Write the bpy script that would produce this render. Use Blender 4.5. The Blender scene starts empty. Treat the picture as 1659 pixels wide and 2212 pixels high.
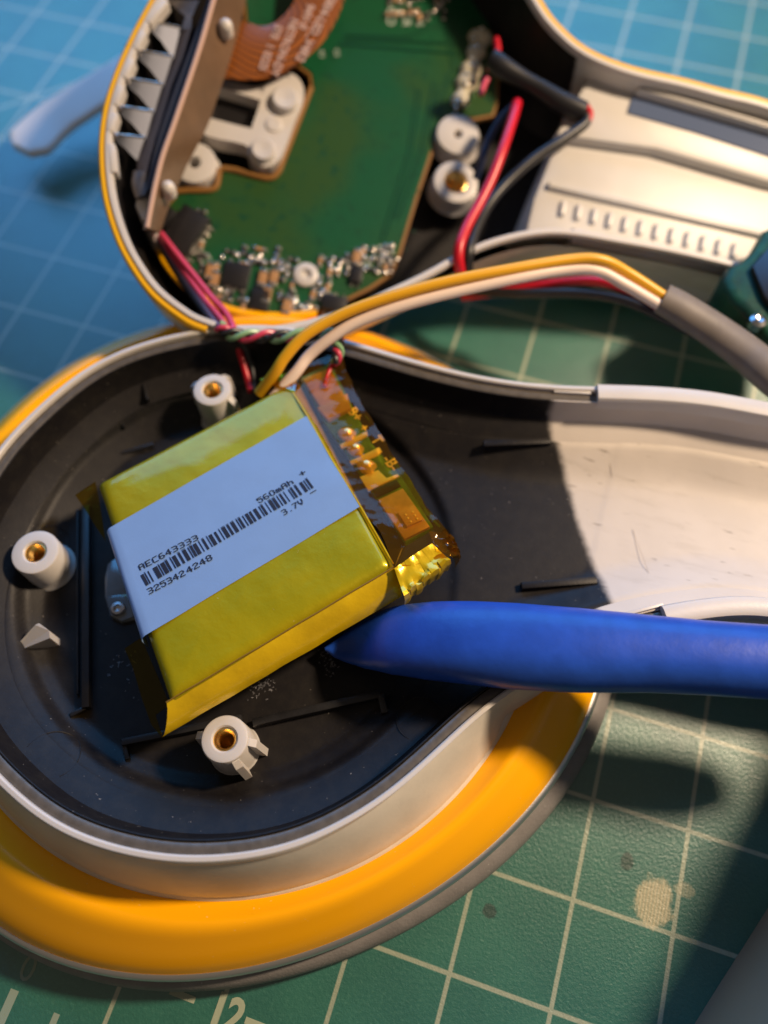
import bpy, bmesh, math, random
from mathutils import Vector, Matrix
from mathutils import noise as mnoise
random.seed(7)
S = bpy.context.scene
COL = S.collection
# ------------------------------------------------------------------ camera
# one unit = one centimetre. The camera was solved from the half inch grid of the mat.
RC = ((0.951567720, 0.307323363, -0.008439418), (0.273369018, -0.858357027, -0.434157339), (-0.140670728, 0.410823034, -0.900797525))
CP = Vector((-2.18930765, 0.53874156, 11.43949172))
FP = 1748.0
r0, r1, r2 = [Vector(r) for r in RC]
cam = bpy.data.cameras.new('camera'); camo = bpy.data.objects.new('camera', cam); COL.objects.link(camo)
camo.matrix_world = Matrix(((r0.x, -r1.x, -r2.x, CP.x), (r0.y, -r1.y, -r2.y, CP.y), (r0.z, -r1.z, -r2.z, CP.z), (0, 0, 0, 1)))
cam.sensor_fit = 'VERTICAL'; cam.sensor_height = 24; cam.lens = 24 * FP / 2212
cam.clip_start = 0.1; cam.clip_end = 1000
cam.dof.use_dof = True; cam.dof.focus_distance = 9.75; cam.dof.aperture_fstop = cam.lens * 1e-3 / 0.28
S.camera = camo
# ------------------------------------------------------------------ world and lamps
W = bpy.data.worlds.new('World'); S.world = W; W.use_nodes = True
W.node_tree.nodes['Background'].inputs[0].default_value = (0.62, 0.50, 0.40, 1)
W.node_tree.nodes['Background'].inputs[1].default_value = 0.19
def lamp(name, loc, target, sx, sy, power, colour, shape='RECTANGLE'):
    l = bpy.data.lights.new(name, 'AREA'); l.shape = shape; l.size = sx; l.size_y = sy
    l.energy = power; l.color = colour
    o = bpy.data.objects.new(name, l); COL.objects.link(o); o.location = loc
    o.rotation_euler = (Vector(target) - Vector(loc)).to_track_quat('-Z', 'Y').to_euler(); return o
lamp('desk_lamp', (19, 20, 29), (-2, 4, 0), 4.2, 4.2, 22000, (1.0, 0.755, 0.52), 'DISK')
lamp('window_light', (-55, 128, 88), (-4, 6, 0), 190, 95, 225000, (0.09, 0.42, 1.0))
S.view_settings.view_transform = 'Standard'; S.view_settings.look = 'None'; S.view_settings.exposure = 0; S.view_settings.gamma = 1
# ------------------------------------------------------------------ surveying helpers
def ray(px, py):
    x = (px - 829.5) / FP; y = (py - 1106) / FP
    return r0 * x + r1 * y + r2
class Frame:
    """a plane in the place; local (u, v, w), w = height above the plane"""
    def __init__(s, o, n, e1=None):
        s.n = n.normalized(); s.o = o
        e1 = e1 or Vector((1, 0, 0)); s.e1 = (e1 - s.n * e1.dot(s.n)).normalized(); s.e2 = s.n.cross(s.e1)
    def at(s, px, py, w=0.0):
        d = ray(px, py); t = (w - (CP - s.o).dot(s.n)) / d.dot(s.n); q = CP + d * t - s.o
        return Vector((q.dot(s.e1), q.dot(s.e2), w))
    def W(s, p):
        return s.o + s.e1 * p[0] + s.e2 * p[1] + s.n * (p[2] if len(p) > 2 else 0)
    def L(s, l, w=0.0): return [s.at(a, b, w) for a, b in l]
def plane3(a, b, c):
    P = [G.at(*q) for q in (a, b, c)]; n = (P[1] - P[0]).cross(P[2] - P[0])
    if n.z < 0: n = -n
    return Frame(P[0], n)
G = Frame(Vector((0, 0, 0)), Vector((0, 0, 1)))
U = plane3((212, 300, 3.1), (1659, 215, 2.4), (1180, 520, 2.0))     # rim plane of the propped up rear half
B = plane3((205, 1040, 2.02), (638, 812, 2.1), (852, 1222, 2.3))     # top of the battery
# ------------------------------------------------------------------ object helpers
def thing(name, label, cat, loc=(0, 0, 0), group=None):
    o = bpy.data.objects.new(name, None); COL.objects.link(o); o.location = loc; o.empty_display_size = .3
    o['label'] = label; o['category'] = cat
    if group: o['group'] = group
    return o
def tag(o, label, cat, group=None):
    o['label'] = label; o['category'] = cat
    if group: o['group'] = group
    return o
def mesh(name, vs, fs, mat, parent=None, smooth=True, fr=None, label=None, loc=None):
    me = bpy.data.meshes.new(name)
    vs = [(fr.W(v) if fr else Vector(v)) for v in vs]
    off = Vector((0, 0, 0))
    if parent is not None:
        p = parent
        while p is not None: off = off + p.location; p = p.parent
    elif loc is None:
        n = len(vs); off = Vector((sum(v.x for v in vs) / n, sum(v.y for v in vs) / n, min(v.z for v in vs)))
    else: off = Vector(loc)
    me.from_pydata([v - off for v in vs], [], fs); me.materials.append(mat)
    bm = bmesh.new(); bm.from_mesh(me); bmesh.ops.recalc_face_normals(bm, faces=bm.faces); bm.to_mesh(me); bm.free()
    if smooth:
        me.polygons.foreach_set('use_smooth', [True] * len(me.polygons))
        try: me.set_sharp_from_angle(angle=math.radians(42))
        except Exception: pass
    o = bpy.data.objects.new(name, me); COL.objects.link(o)
    if parent is not None: o.parent = parent
    else: o.location = off
    if label: o['label'] = label
    return o
def crom(pts, n=8, closed=False):
    pts = [Vector(p) for p in pts]; N = len(pts); out = []
    R = range(N) if closed else range(N - 1)
    for i in R:
        if closed: a, b, c, d = pts[i - 1], pts[i], pts[(i + 1) % N], pts[(i + 2) % N]
        else:
            b, c = pts[i], pts[i + 1]; a = pts[i - 1] if i else b * 2 - c; d = pts[i + 2] if i + 2 < N else c * 2 - b
        for k in range(n):
            t = k / n
            out.append(.5 * ((2 * b) + (c - a) * t + (2 * a - 5 * b + 4 * c - d) * t * t + (3 * b - a - 3 * c + d) * t ** 3))
    if not closed: out.append(pts[-1])
    return out
def resample(pts, step, closed=False):
    P = pts + ([pts[0]] if closed else []); L = [0]
    for a, b in zip(P, P[1:]): L.append(L[-1] + (b - a).length)
    n = max(2, int(round(L[-1] / step))); out = []; j = 0
    for k in range(n if closed else n + 1):
        s = L[-1] * k / n
        while j < len(L) - 2 and L[j + 1] < s: j += 1
        t = (s - L[j]) / max(1e-9, L[j + 1] - L[j]); out.append(P[j].lerp(P[j + 1], t))
    return out
def strip_faces(nl, n, closed):
    f = []
    for i in range(nl - 1):
        for j in range(n if closed else n - 1):
            k = (j + 1) % n; f.append((i * n + j, i * n + k, (i + 1) * n + k, (i + 1) * n + j))
    return f
def loft(name, loops, mat, parent=None, closed=True, cap0=False, cap1=False, **k):
    n = len(loops[0]); vs = [v for l in loops for v in l]; fs = strip_faces(len(loops), n, closed)
    if cap0: fs.append(tuple(range(n)))
    if cap1: fs.append(tuple((len(loops) - 1) * n + i for i in range(n)))
    return mesh(name, vs, fs, mat, parent, **k)
def normals2(pts, closed):
    out = []; N = len(pts)
    for i in range(N):
        a = pts[i - 1] if (i or closed) else pts[0]; b = pts[(i + 1) % N] if (i < N - 1 or closed) else pts[-1]
        t = (b - a); t = Vector((t.x, t.y)).normalized(); out.append(Vector((t.y, -t.x)))
    return out
def area(p): return sum(a.x * b.y - b.x * a.y for a, b in zip(p, p[1:] + p[:1])) / 2
def inset_loop(pts, d, w, closed=True, scale=None):
    """offset outwards by d (negative inwards) for a counter clockwise loop, at height w"""
    N = normals2(pts, closed)
    return [Vector((p.x + n.x * d * (scale[i] if scale else 1), p.y + n.y * d * (scale[i] if scale else 1), w)) for i, (p, n) in enumerate(zip(pts, N))]
def prism(name, poly, w0, w1, mat, parent=None, bev=0.0, seg=2, fr=None, smooth=True, label=None, loc=None):
    poly = [Vector((p[0], p[1], 0)) for p in poly]
    if area(poly) < 0: poly = poly[::-1]
    if bev <= 0:
        return loft(name, [[Vector((p.x, p.y, w0)) for p in poly], [Vector((p.x, p.y, w1)) for p in poly]], mat, parent, cap0=True, cap1=True, fr=fr, smooth=smooth, label=label, loc=loc)
    n = len(poly); L = [[Vector((p.x, p.y, w0)) for p in poly]]
    def ins(d):
        o = []
        for i in range(n):
            a, b, c = poly[i - 1], poly[i], poly[(i + 1) % n]
            t1 = (b - a).normalized(); t2 = (c - b).normalized(); n1 = Vector((-t1.y, t1.x, 0)); n2 = Vector((-t2.y, t2.x, 0))
            m = n1 + n2; l = max(.35, m.length_squared / 2); o.append(b + m * (d / l / 1.0) * (1 if l > .36 else .5))
        return o
    for k in range(seg + 1):
        a = math.pi / 2 * k / seg; q = ins(bev * (1 - math.cos(a))); L.append([Vector((p.x, p.y, w1 - bev + bev * math.sin(a))) for p in q])
    return loft(name, L, mat, parent, cap0=True, cap1=True, fr=fr, smooth=smooth, label=label, loc=loc)
def circle(c, r, n=32, ph=0): return [Vector((c[0] + r * math.cos(ph + 2 * math.pi * i / n), c[1] + r * math.sin(ph + 2 * math.pi * i / n), 0)) for i in range(n)]
def lathe(name, c, prof, mat, parent=None, n=40, fr=None, **k):
    L = [[Vector((c[0] + r * math.cos(2 * math.pi * i / n), c[1] + r * math.sin(2 * math.pi * i / n), w)) for i in range(n)] for r, w in prof]
    return loft(name, L, mat, parent, fr=fr, cap0=prof[0][0] > 0 and k.pop('c0', False), cap1=k.pop('c1', False), **k)
def box(name, a, b, wd, w0, w1, mat, parent=None, fr=None, bev=.02, **k):
    a = Vector((a[0], a[1])); b = Vector((b[0], b[1])); t = (b - a).normalized(); n = Vector((-t.y, t.x)) * wd / 2
    return prism(name, [a - n, b - n, b + n, a + n], w0, w1, mat, parent, bev=bev, seg=2, fr=fr, **k)
def tube(name, pts, r, mat, parent=None, n=12, flat=1.0, step=None, loc=None, label=None, fr=None, rad=None, sub=8, up=Vector((0, 0, 1))):
    pts = [fr.W(p) for p in pts] if fr else [Vector(p) for p in pts]
    P = crom(pts, sub) if sub > 1 else pts; N = len(P); L = []; prev = None
    for i, p in enumerate(P):
        t = (P[min(N - 1, i + 1)] - P[max(0, i - 1)]).normalized(); s = t.cross(up)
        s = s.normalized() if s.length > 1e-3 else Vector((1, 0, 0)); u = s.cross(t).normalized()
        rr = r * (rad(i / (N - 1)) if rad else 1)
        L.append([p + s * rr * math.cos(2 * math.pi * k / n) + u * rr * flat * math.sin(2 * math.pi * k / n) for k in range(n)])
    return loft(name, L, mat, parent, cap0=True, cap1=True, loc=loc, label=label)
def text(name, body, size, mat, parent, at, ang, fr=G, offset=0.0, thick=.004, xs=1.0, align='LEFT', font_sp=1.0, label=None):
    cu = bpy.data.curves.new(name, 'FONT'); cu.body = body; cu.size = size; cu.offset = offset; cu.align_x = align; cu.extrude = thick; cu.space_character = font_sp; cu.resolution_u = 3
    o = bpy.data.objects.new(name + '_tmp', cu); COL.objects.link(o)
    bpy.context.view_layer.update()
    m = bpy.data.meshes.new_from_object(o.evaluated_get(bpy.context.evaluated_depsgraph_get()))
    vs = []; c, s = math.cos(ang), math.sin(ang)
    for v in m.vertices:
        x = v.co.x * xs; y = v.co.y; vs.append((at[0] + x * c - y * s, at[1] + x * s + y * c, at[2] + v.co.z))
    fs = [tuple(p.vertices) for p in m.polygons]
    bpy.data.objects.remove(o); bpy.data.curves.remove(cu)
    o = mesh(name, vs, fs, mat, parent, smooth=False, fr=fr, label=label); o['kind'] = 'stuff'; return o
# ------------------------------------------------------------------ materials
class NT:
    def __init__(s, name):
        s.m = bpy.data.materials.new(name); s.m.use_nodes = True; s.t = s.m.node_tree; s.b = s.t.nodes['Principled BSDF']; s.out = s.t.nodes['Material Output']
    def n(s, typ, **k):
        x = s.t.nodes.new(typ)
        for a, v in k.items(): setattr(x, a, v)
        return x
    def l(s, a, b): s.t.links.new(a, b)
    def math(s, op, a, b=None, c=None, clamp=False):
        x = s.n('ShaderNodeMath', operation=op); x.use_clamp = clamp
        for i, v in enumerate((a, b, c)):
            if v is None: continue
            if isinstance(v, (int, float)): x.inputs[i].default_value = v
            else: s.l(v, x.inputs[i])
        return x.outputs[0]
    def mix(s, f, a, b):
        x = s.n('ShaderNodeMix', data_type='RGBA')
        for i, v in ((0, f), (6, a), (7, b)):
            if isinstance(v, (int, float)): x.inputs[i].default_value = v
            elif isinstance(v, tuple): x.inputs[i].default_value = (*v, 1)
            else: s.l(v, x.inputs[i])
        return x.outputs[2]
    def ss(s, v, a, b):
        x = s.n('ShaderNodeMapRange', interpolation_type='SMOOTHSTEP'); s.l(v, x.inputs[0]); x.inputs[1].default_value = a; x.inputs[2].default_value = b; return x.outputs[0]
    def noise(s, scale, detail=3, rough=.55, vec=None):
        x = s.n('ShaderNodeTexNoise'); x.inputs['Scale'].default_value = scale; x.inputs['Detail'].default_value = detail; x.inputs['Roughness'].default_value = rough
        s.l(vec or s.pos(), x.inputs['Vector']); return x.outputs[0]
    def pos(s):
        if not hasattr(s, '_p'): s._p = s.n('ShaderNodeNewGeometry').outputs['Position']
        return s._p
    def xyz(s):
        x = s.n('ShaderNodeSeparateXYZ'); s.l(s.pos(), x.inputs[0]); return x.outputs
    def bump(s, h, strength, dist):
        x = s.n('ShaderNodeBump'); x.inputs['Strength'].default_value = strength; x.inputs['Distance'].default_value = dist; s.l(h, x.inputs['Height']); s.l(x.outputs[0], s.b.inputs['Normal']); return x
    def set(s, **k):
        for a, v in k.items():
            i = s.b.inputs[a.replace('_', ' ')]
            if isinstance(v, tuple): i.default_value = (*v, 1)
            elif isinstance(v, (int, float)): i.default_value = v
            else: s.l(v, i)
def pm(name, col, rough=.45, metal=0., coat=0., bump=None, var=0.0, vs=3., sss=0., spec=.5, speck=None, aniso=0., rvar=0.):
    M = NT(name)
    if var > 0:
        f = M.noise(vs, 4); c = M.mix(M.ss(f, .3, .7), tuple(x * (1 - var) for x in col), tuple(min(1, x * (1 + var)) for x in col))
    else: c = None
    if speck:
        sf = M.ss(M.noise(speck[0], 2, .5), speck[1], speck[1] + .04); c = M.mix(sf, c if c is not None else col, speck[2])
    M.set(Base_Color=c if c is not None else col, Roughness=rough, Metallic=metal, Coat_Weight=coat, Coat_Roughness=.12, Specular_IOR_Level=spec)
    if rvar > 0:
        r = M.n('ShaderNodeMapRange'); M.l(M.noise(vs * 2.3, 4), r.inputs[0]); r.inputs[1].default_value = .3; r.inputs[2].default_value = .7; r.inputs[3].default_value = max(.02, rough - rvar); r.inputs[4].default_value = rough + rvar; M.l(r.outputs[0], M.b.inputs['Roughness'])
    if sss: M.set(Subsurface_Weight=sss, Subsurface_Scale=.08); M.b.inputs['Subsurface Radius'].default_value = (1, .7, .5)
    if bump: M.bump(M.noise(bump[0], 4, .6), bump[1], bump[2])
    return M.m
WHITE = (.58, .55, .52)
m_white = pm('white_plastic', WHITE, .38, bump=(22, .12, .01), sss=.15, var=.03, vs=1.2)
m_white2 = pm('aged_white_plastic', (.66, .62, .55), .42, bump=(18, .15, .01), var=.06, vs=2)
m_black = pm('black_plastic', (.012, .012, .014), .38, bump=(30, .25, .006), var=.3, vs=4)
m_rubber = pm('black_rubber', (.010, .014, .03), .42, bump=(14, .3, .01))
m_yel = pm('yellow_gloss_plastic', (1.0, .46, .0), .24, coat=.2, bump=(1.2, .04, .02), speck=(26, .74, (.95, .6, .2)))
m_yel2 = pm('yellow_edge_plastic', (.85, .45, .01), .35)
m_metal = pm('brushed_metal', (.78, .77, .74), .42, metal=1, bump=(45, .3, .008))
m_steel = pm('spring_steel', (.20, .18, .175), .45, metal=1., bump=(6, .15, .01), rvar=.08)
m_brass = pm('brass', (.85, .56, .18), .34, metal=1, bump=(10, .2, .01))
m_sil = pm('grey_silicone', (.20, .19, .185), .62, bump=(28, .5, .012), var=.1, speck=(30, .72, (.4, .4, .38)))
m_ledge = pm('worn_grey_paint', (.13, .115, .10), .35, metal=.3, bump=(30, .12, .006), var=.15, vs=9)
m_blue = pm('blue_nylon', (.014, .072, .43), .34, bump=(9, .22, .015), var=.10, spec=.45, sss=.0)
m_wred = pm('red_insulation', (.55, .006, .02), .35); m_wblk = pm('black_insulation', (.014, .014, .016), .42)
m_wnavy = pm('navy_insulation', (.02, .03, .08), .4); m_wyel = pm('yellow_insulation', (.75, .38, .01), .38); m_wwht = pm('white_insulation', (.80, .66, .58), .4)
m_pink = pm('pink_insulation', (.60, .05, .11), .35); m_green = pm('green_insulation', (.22, .40, .22), .35); m_mauve = pm('mauve_insulation', (.16, .12, .20), .4)
m_sleeve = pm('grey_cable_sleeve', (.17, .145, .125), .5, bump=(12, .2, .01), var=.1)
m_fibre = pm('fibreglass_board_edge', (.24, .11, .02), .5)
m_tan = pm('tan_circuit_laminate', (.13, .078, .045), .42, bump=(9, .15, .01), var=.18, vs=1.2)
m_tanedge = pm('pale_laminate_edge', (.50, .33, .26), .45)
m_gold = pm('gold_pad', (1.0, .82, .38), .35, metal=.3); m_solder = pm('solder', (.75, .70, .62), .22, metal=1, bump=(9, .5, .03))
m_amber_s = pm('dull_solder', (.95, .75, .35), .3, metal=.5, bump=(12, .6, .03)); m_copper = pm('nickel_tab_metal', (.75, .46, .18), .4, metal=.4, bump=(6, .3, .01), var=.2)
m_chip = pm('chip_epoxy', (.012, .011, .012), .35); m_cap = pm('ceramic_capacitor', (.38, .20, .08), .4); m_silk = pm('silkscreen', (.5, .55, .5), .6)
m_silka = pm('cream_board_print', (.85, .75, .4), .6); m_ink = pm('black_ink', (.008, .008, .02), .6)
m_glue = pm('hot_glue', (.62, .56, .40), .25, bump=(5, .6, .06), sss=.3, coat=.5)
m_line = pm('mat_print', (.34, .39, .29), .6, bump=(20, .3, .01)); m_linef = pm('mat_print_thin', (.24, .31, .24), .6)
m_clear = pm('smoky_clear_plastic', (.14, .17, .20), .15, coat=.6, bump=(6, .2, .01), var=.2)
m_dgreen = pm('dark_green_plastic', (.006, .055, .028), .5, coat=.05, spec=.3, bump=(3, .5, .05), var=.5, vs=2)
m_screw = pm('screw_steel', (.5, .5, .52), .3, metal=1)
m_dust = pm('plastic_shaving', (.25, .25, .27), .6)
m_strip = pm('bright_white_plastic', (.90, .84, .80), .45)
m_cover = pm('shaded_white_cover', (.26, .225, .17), .5)  # white cover plastic darkened; its shade is put into the base colour
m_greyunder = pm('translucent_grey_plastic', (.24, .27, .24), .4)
m_recess = pm('window_blue_recess', (.085, .12, .215), .16, coat=.3)  # handle recess: blue window reflection is put into the base colour
def two_tone(name, pa, pb, fr, w, flip, soft=.07, white=(.58, .53, .48), stains=True):
    """black sprayed coating that ends in a soft edge across the neck, white plastic beyond"""
    a = fr.W(fr.at(*pa, w)); b = fr.W(fr.at(*pb, w)); t = Vector((b.x - a.x, b.y - a.y)).normalized(); n = Vector((t.y, -t.x)) * (-1 if flip else 1); c = n.x * a.x + n.y * a.y
    M = NT(name); X = M.xyz()
    d = M.math('SUBTRACT', M.math('ADD', M.math('MULTIPLY', X[0], n.x), M.math('MULTIPLY', X[1], n.y)), c)
    d = M.math('ADD', d, M.math('MULTIPLY', M.math('SUBTRACT', M.noise(9, 4, .7), .5), .07))
    d = M.math('ADD', d, M.math('MULTIPLY', M.math('SUBTRACT', M.noise(1.1, 1), .5), .14))
    f = M.ss(d, -soft, soft)
    wc = M.mix(M.ss(M.noise(1.3, 3), .35, .7), white, tuple(x * .93 for x in white))
    if stains:
        sv = M.n('ShaderNodeMapping'); sv.inputs['Rotation'].default_value = (0, 0, -math.radians(17)); sv.inputs['Scale'].default_value = (.9, 5, 1); M.l(M.pos(), sv.inputs[0])
        st = M.ss(M.noise(1.1, 5, .7, sv.outputs[0]), .52, .68); wc = M.mix(M.math('MULTIPLY', st, .28), wc, (.38, .34, .29))
        st = M.ss(M.noise(2.6, 3, .6, sv.outputs[0]), .66, .73); wc = M.mix(M.math('MULTIPLY', st, .65), wc, (.13, .10, .08))
        ss_ = M.ss(M.noise(24, 2), .76, .80); wc = M.mix(M.math('MULTIPLY', ss_, .5), wc, (.15, .12, .1))
    bc = M.mix(M.ss(M.noise(5, 5, .7), .35, .75), (.009, .008, .009), (.016, .014, .013))
    bc = M.mix(M.ss(M.noise(24, 2), .728, .77), bc, (.20, .18, .16))
    M.set(Base_Color=M.mix(f, bc, wc), Roughness=.46, Specular_IOR_Level=.25)
    M.bump(M.noise(26, 4, .6), .22, .008)
    return M.m
m_coat = two_tone('black_coating_over_white_plastic', (1166, 865), (1322, 1332), G, 1.25, True)
m_coatrim = two_tone('coating_on_rim_step', (1190, 850), (1322, 1332), G, 1.9, True, stains=False)
m_ucoat = two_tone('black_coating_over_white_plastic_rear', (1272, 150), (1124, 515), U, -1.7, True, soft=.03, white=(.60, .58, .55), stains=False)
# cutting mat
def mat_material():
    M = NT('cutting_mat_vinyl'); X = M.xyz(); c = 1.27
    def line(v, hw=.026):
        f = M.math('MULTIPLY', M.math('ABSOLUTE', M.math('SUBTRACT', M.math('FRACT', M.math('ADD', M.math('DIVIDE', v, c), .5)), .5)), c)
        return M.math('SUBTRACT', 1, M.ss(f, hw - .008, hw + .010))
    lx = line(X[0]); ly = M.math('MULTIPLY', line(X[1]), M.ss(X[1], -.3, -.29))
    lx = M.math('MULTIPLY', lx, M.math('MAXIMUM', M.ss(X[1], -.3, -.29), M.math('MULTIPLY', M.ss(X[1], -2.95, -2.9), M.ss(X[0], -4.6 * c, -4.55 * c))))
    dg = M.math('ABSOLUTE', M.math('MULTIPLY', M.math('SUBTRACT', M.math('SUBTRACT', X[1], X[0]), 21 * c), .7071))
    ld = M.math('SUBTRACT', 1, M.ss(dg, .02, .038))
    L = M.math('MAXIMUM', M.math('MAXIMUM', lx, ly), ld)
    L = M.math('MULTIPLY', L, M.math('ADD', .72, M.math('MULTIPLY', M.noise(14, 3), .45)), clamp=True)
    base = M.mix(M.ss(M.noise(.8, 4), .3, .7), (.016, .118, .094), (.024, .150, .112))
    base = M.mix(M.math('MULTIPLY', M.ss(M.noise(20, 3, .7), .45, .75), .35), base, (.07, .23, .17))
    # worn patch where the weave shows, a knife hole and a spot of dirt
    def blob(px, py, r, s=1.0):
        p = G.at(px, py); dx = M.math('SUBTRACT', X[0], p.x); dy = M.math('MULTIPLY', M.math('SUBTRACT', X[1], p.y), s)
        d = M.math('SQRT', M.math('ADD', M.math('MULTIPLY', dx, dx), M.math('MULTIPLY', dy, dy)))
        d = M.math('ADD', d, M.math('MULTIPLY', M.math('SUBTRACT', M.noise(6, 4, .7), .5), r * 1.1)); return M.math('SUBTRACT', 1, M.ss(d, r * .75, r * 1.1))
    wv = M.n('ShaderNodeTexWave', wave_type='BANDS', bands_direction='X'); wv.inputs['Scale'].default_value = 7.5; wv.inputs['Distortion'].default_value = 2.2; M.l(M.pos(), wv.inputs[0])
    pat = M.math('MAXIMUM', blob(1412, 1950, .25, .8), M.math('MULTIPLY', blob(1478, 1922, .14, 1.5), .45))
    pat = M.math('MULTIPLY', pat, M.math('ADD', .62, M.math('MULTIPLY', wv.outputs[0], .38)))
    col = M.mix(L, base, (.33, .38, .285)); col = M.mix(M.math('MULTIPLY', pat, .72), col, (.62, .53, .34))
    col = M.mix(blob(1354, 1862, .085, .7), col, (.004, .05, .035)); col = M.mix(M.math('MULTIPLY', blob(1057, 1969, .09), .7), col, (.02, .03, .03))
    M.set(Base_Color=col, Roughness=.33, Specular_IOR_Level=1.0, IOR=1.62)
    h = M.math('ADD', M.noise(22, 5, .65), M.math('MULTIPLY', M.noise(34, 3, .6), .45)); M.bump(h, .36, .022)
    return M.m
m_mat = mat_material()
def amber_material(name, tint, rough=.08, fac=.22, wr=3.0, bs=.5, fm=1.0, dif=None):
    M = NT(name); t = M.n('ShaderNodeBsdfTransparent'); t.inputs[0].default_value = (*tint, 1)
    g = M.n('ShaderNodeBsdfGlossy'); g.inputs['Roughness'].default_value = rough; g.inputs[0].default_value = (1, .95, .85, 1)
    b = M.n('ShaderNodeBump'); b.inputs['Strength'].default_value = bs; b.inputs['Distance'].default_value = .08; M.l(M.noise(wr, 3, .6), b.inputs['Height']); M.l(b.outputs[0], g.inputs['Normal'])
    fr = M.n('ShaderNodeFresnel'); fr.inputs[0].default_value = 1.55; M.l(b.outputs[0], fr.inputs['Normal'])
    f = M.math('ADD', M.math('MULTIPLY', fr.outputs[0], fm), fac * .12, clamp=True)
    mx = M.n('ShaderNodeMixShader'); M.l(f, mx.inputs[0]); tt = t
    if dif:
        dd = M.n('ShaderNodeBsdfDiffuse'); dd.inputs[0].default_value = (*dif[1], 1); tt = M.n('ShaderNodeMixShader'); tt.inputs[0].default_value = dif[0]; M.l(t.outputs[0], tt.inputs[1]); M.l(dd.outputs[0], tt.inputs[2])
    M.l(tt.outputs[0], mx.inputs[1]); M.l(g.outputs[0], mx.inputs[2]); M.l(mx.outputs[0], M.out.inputs[0]); return M.m
m_amber = amber_material('amber_polyimide_film', (1.0, .74, .24), fac=.0, wr=1.6, bs=.34, fm=.6, dif=(.04, (.75, .34, .02))); m_amber2 = amber_material('yellow_polyimide_film', (.80, .66, .14), fac=.0, wr=1.2, bs=.25, fm=.5)
def cell_material():
    M = NT('polyimide_over_foil'); f = M.noise(.9, 3)
    c = M.mix(M.ss(f, .35, .7), (.43, .345, .001), (.33, .30, .002))
    c = M.mix(M.ss(M.noise(15, 2), .74, .79), c, (.75, .62, .3))
    M.set(Base_Color=c, Roughness=.36, Metallic=.35, Coat_Weight=.6, Coat_Roughness=.03, Specular_IOR_Level=.3)
    h = M.math('ADD', M.math('ADD', M.noise(1.1, 3, .5), M.math('MULTIPLY', M.noise(4.5, 3, .6), .16)), M.math('MULTIPLY', M.noise(26, 2), .03)); M.bump(h, .42, .09)
    return M.m
m_cell = cell_material()
m_fold = pm('folded_yellow_film', (.72, .49, .004), .30, metal=.35, coat=.7, bump=(2.6, .35, .04), var=.15, vs=2)
m_label = pm('window_tinted_label_paper', (.185, .315, .58), .36, coat=.2, bump=(34, .25, .004), var=.02)  # pale blue paper, deepened: the window's cool reflection is put into the colour
def flex_material():
    M = NT('copper_flex_circuit'); c0 = U.W(U.at(566, -38, -.3)); X = M.xyz()
    dx = M.math('SUBTRACT', X[0], c0.x); dy = M.math('SUBTRACT', X[1], c0.y); d = M.math('SQRT', M.math('ADD', M.math('MULTIPLY', dx, dx), M.math('MULTIPLY', dy, dy)))
    w = M.math('FRACT', M.math('MULTIPLY', M.math('ADD', d, M.math('MULTIPLY', M.noise(.7, 2), .35)), 10.5))
    f = M.math('SUBTRACT', 1, M.ss(M.math('ABSOLUTE', M.math('SUBTRACT', w, .5)), .10, .2))
    c = M.mix(f, (.33, .10, .018), (.10, .035, .016)); M.set(Base_Color=c, Roughness=.28, Metallic=.25, Coat_Weight=.5); return M.m
m_flex = flex_material()
def pcb_material():
    M = NT('green_solder_mask'); f = M.ss(M.noise(.42, 2), .42, .62)
    c = M.mix(f, (.005, .075, .028), (.022, .068, .014)); c = M.mix(M.ss(M.noise(6, 4), .55, .7), c, (.006, .055, .022))
    M.set(Base_Color=c, Roughness=.3, Specular_IOR_Level=.5); M.bump(M.noise(9, 3), .15, .01); return M.m
m_pcb = pcb_material(); m_bms = pm('battery_board_mask', (.07, .20, .02), .3, var=.3, vs=5); m_trace = pm('dark_green_trace', (.005, .052, .024), .3)
# ================================================================== THE SETTING
tb = prism('table_top', [(-60, -40), (60, -40), (60, 60), (-60, 60)], -3.2, -.32, pm('dark_wood_table', (.07, .045, .03), .5, bump=(1.5, .2, .03), var=.3, vs=.4), bev=.1); tb['kind'] = 'structure'
mat = thing('cutting_mat', 'green self healing cutting mat with pale half inch grid, under every part', 'cutting mat', (0, 0, 0))
prism('mat_sheet', [(-33, -3.6), (13, -3.6), (13, 27), (-33, 27)], -.3, 0, m_mat, mat, bev=.05)
CL = 1.27
ANG = 0.0
p = G.at(444, 2203); text('printed_number', '12', .47, m_line, mat, (p.x, p.y, .002), 0, offset=.018, xs=.92, thick=.002)
p = G.at(34, 2112); text('printed_number', '0', .42, m_linef, mat, (p.x, p.y, .002), 0, offset=.0, xs=.95, thick=.002)
def dash(x0, y0, x1, y1, w, m=m_line): box('printed_tick', (x0 * CL, y0 * CL), (x1 * CL, y1 * CL), w, .0005, .004, m, mat, bev=0)
dash(-3.52, -.965, -3.26, -.965, .075); dash(-2.74, -.965, -2.48, -.965, .075)
dash(-4.95, -1.42, -4.95, -1.95, .11, m_linef); dash(-4.47, -1.47, -4.47, -1.95, .08, m_linef)
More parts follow.
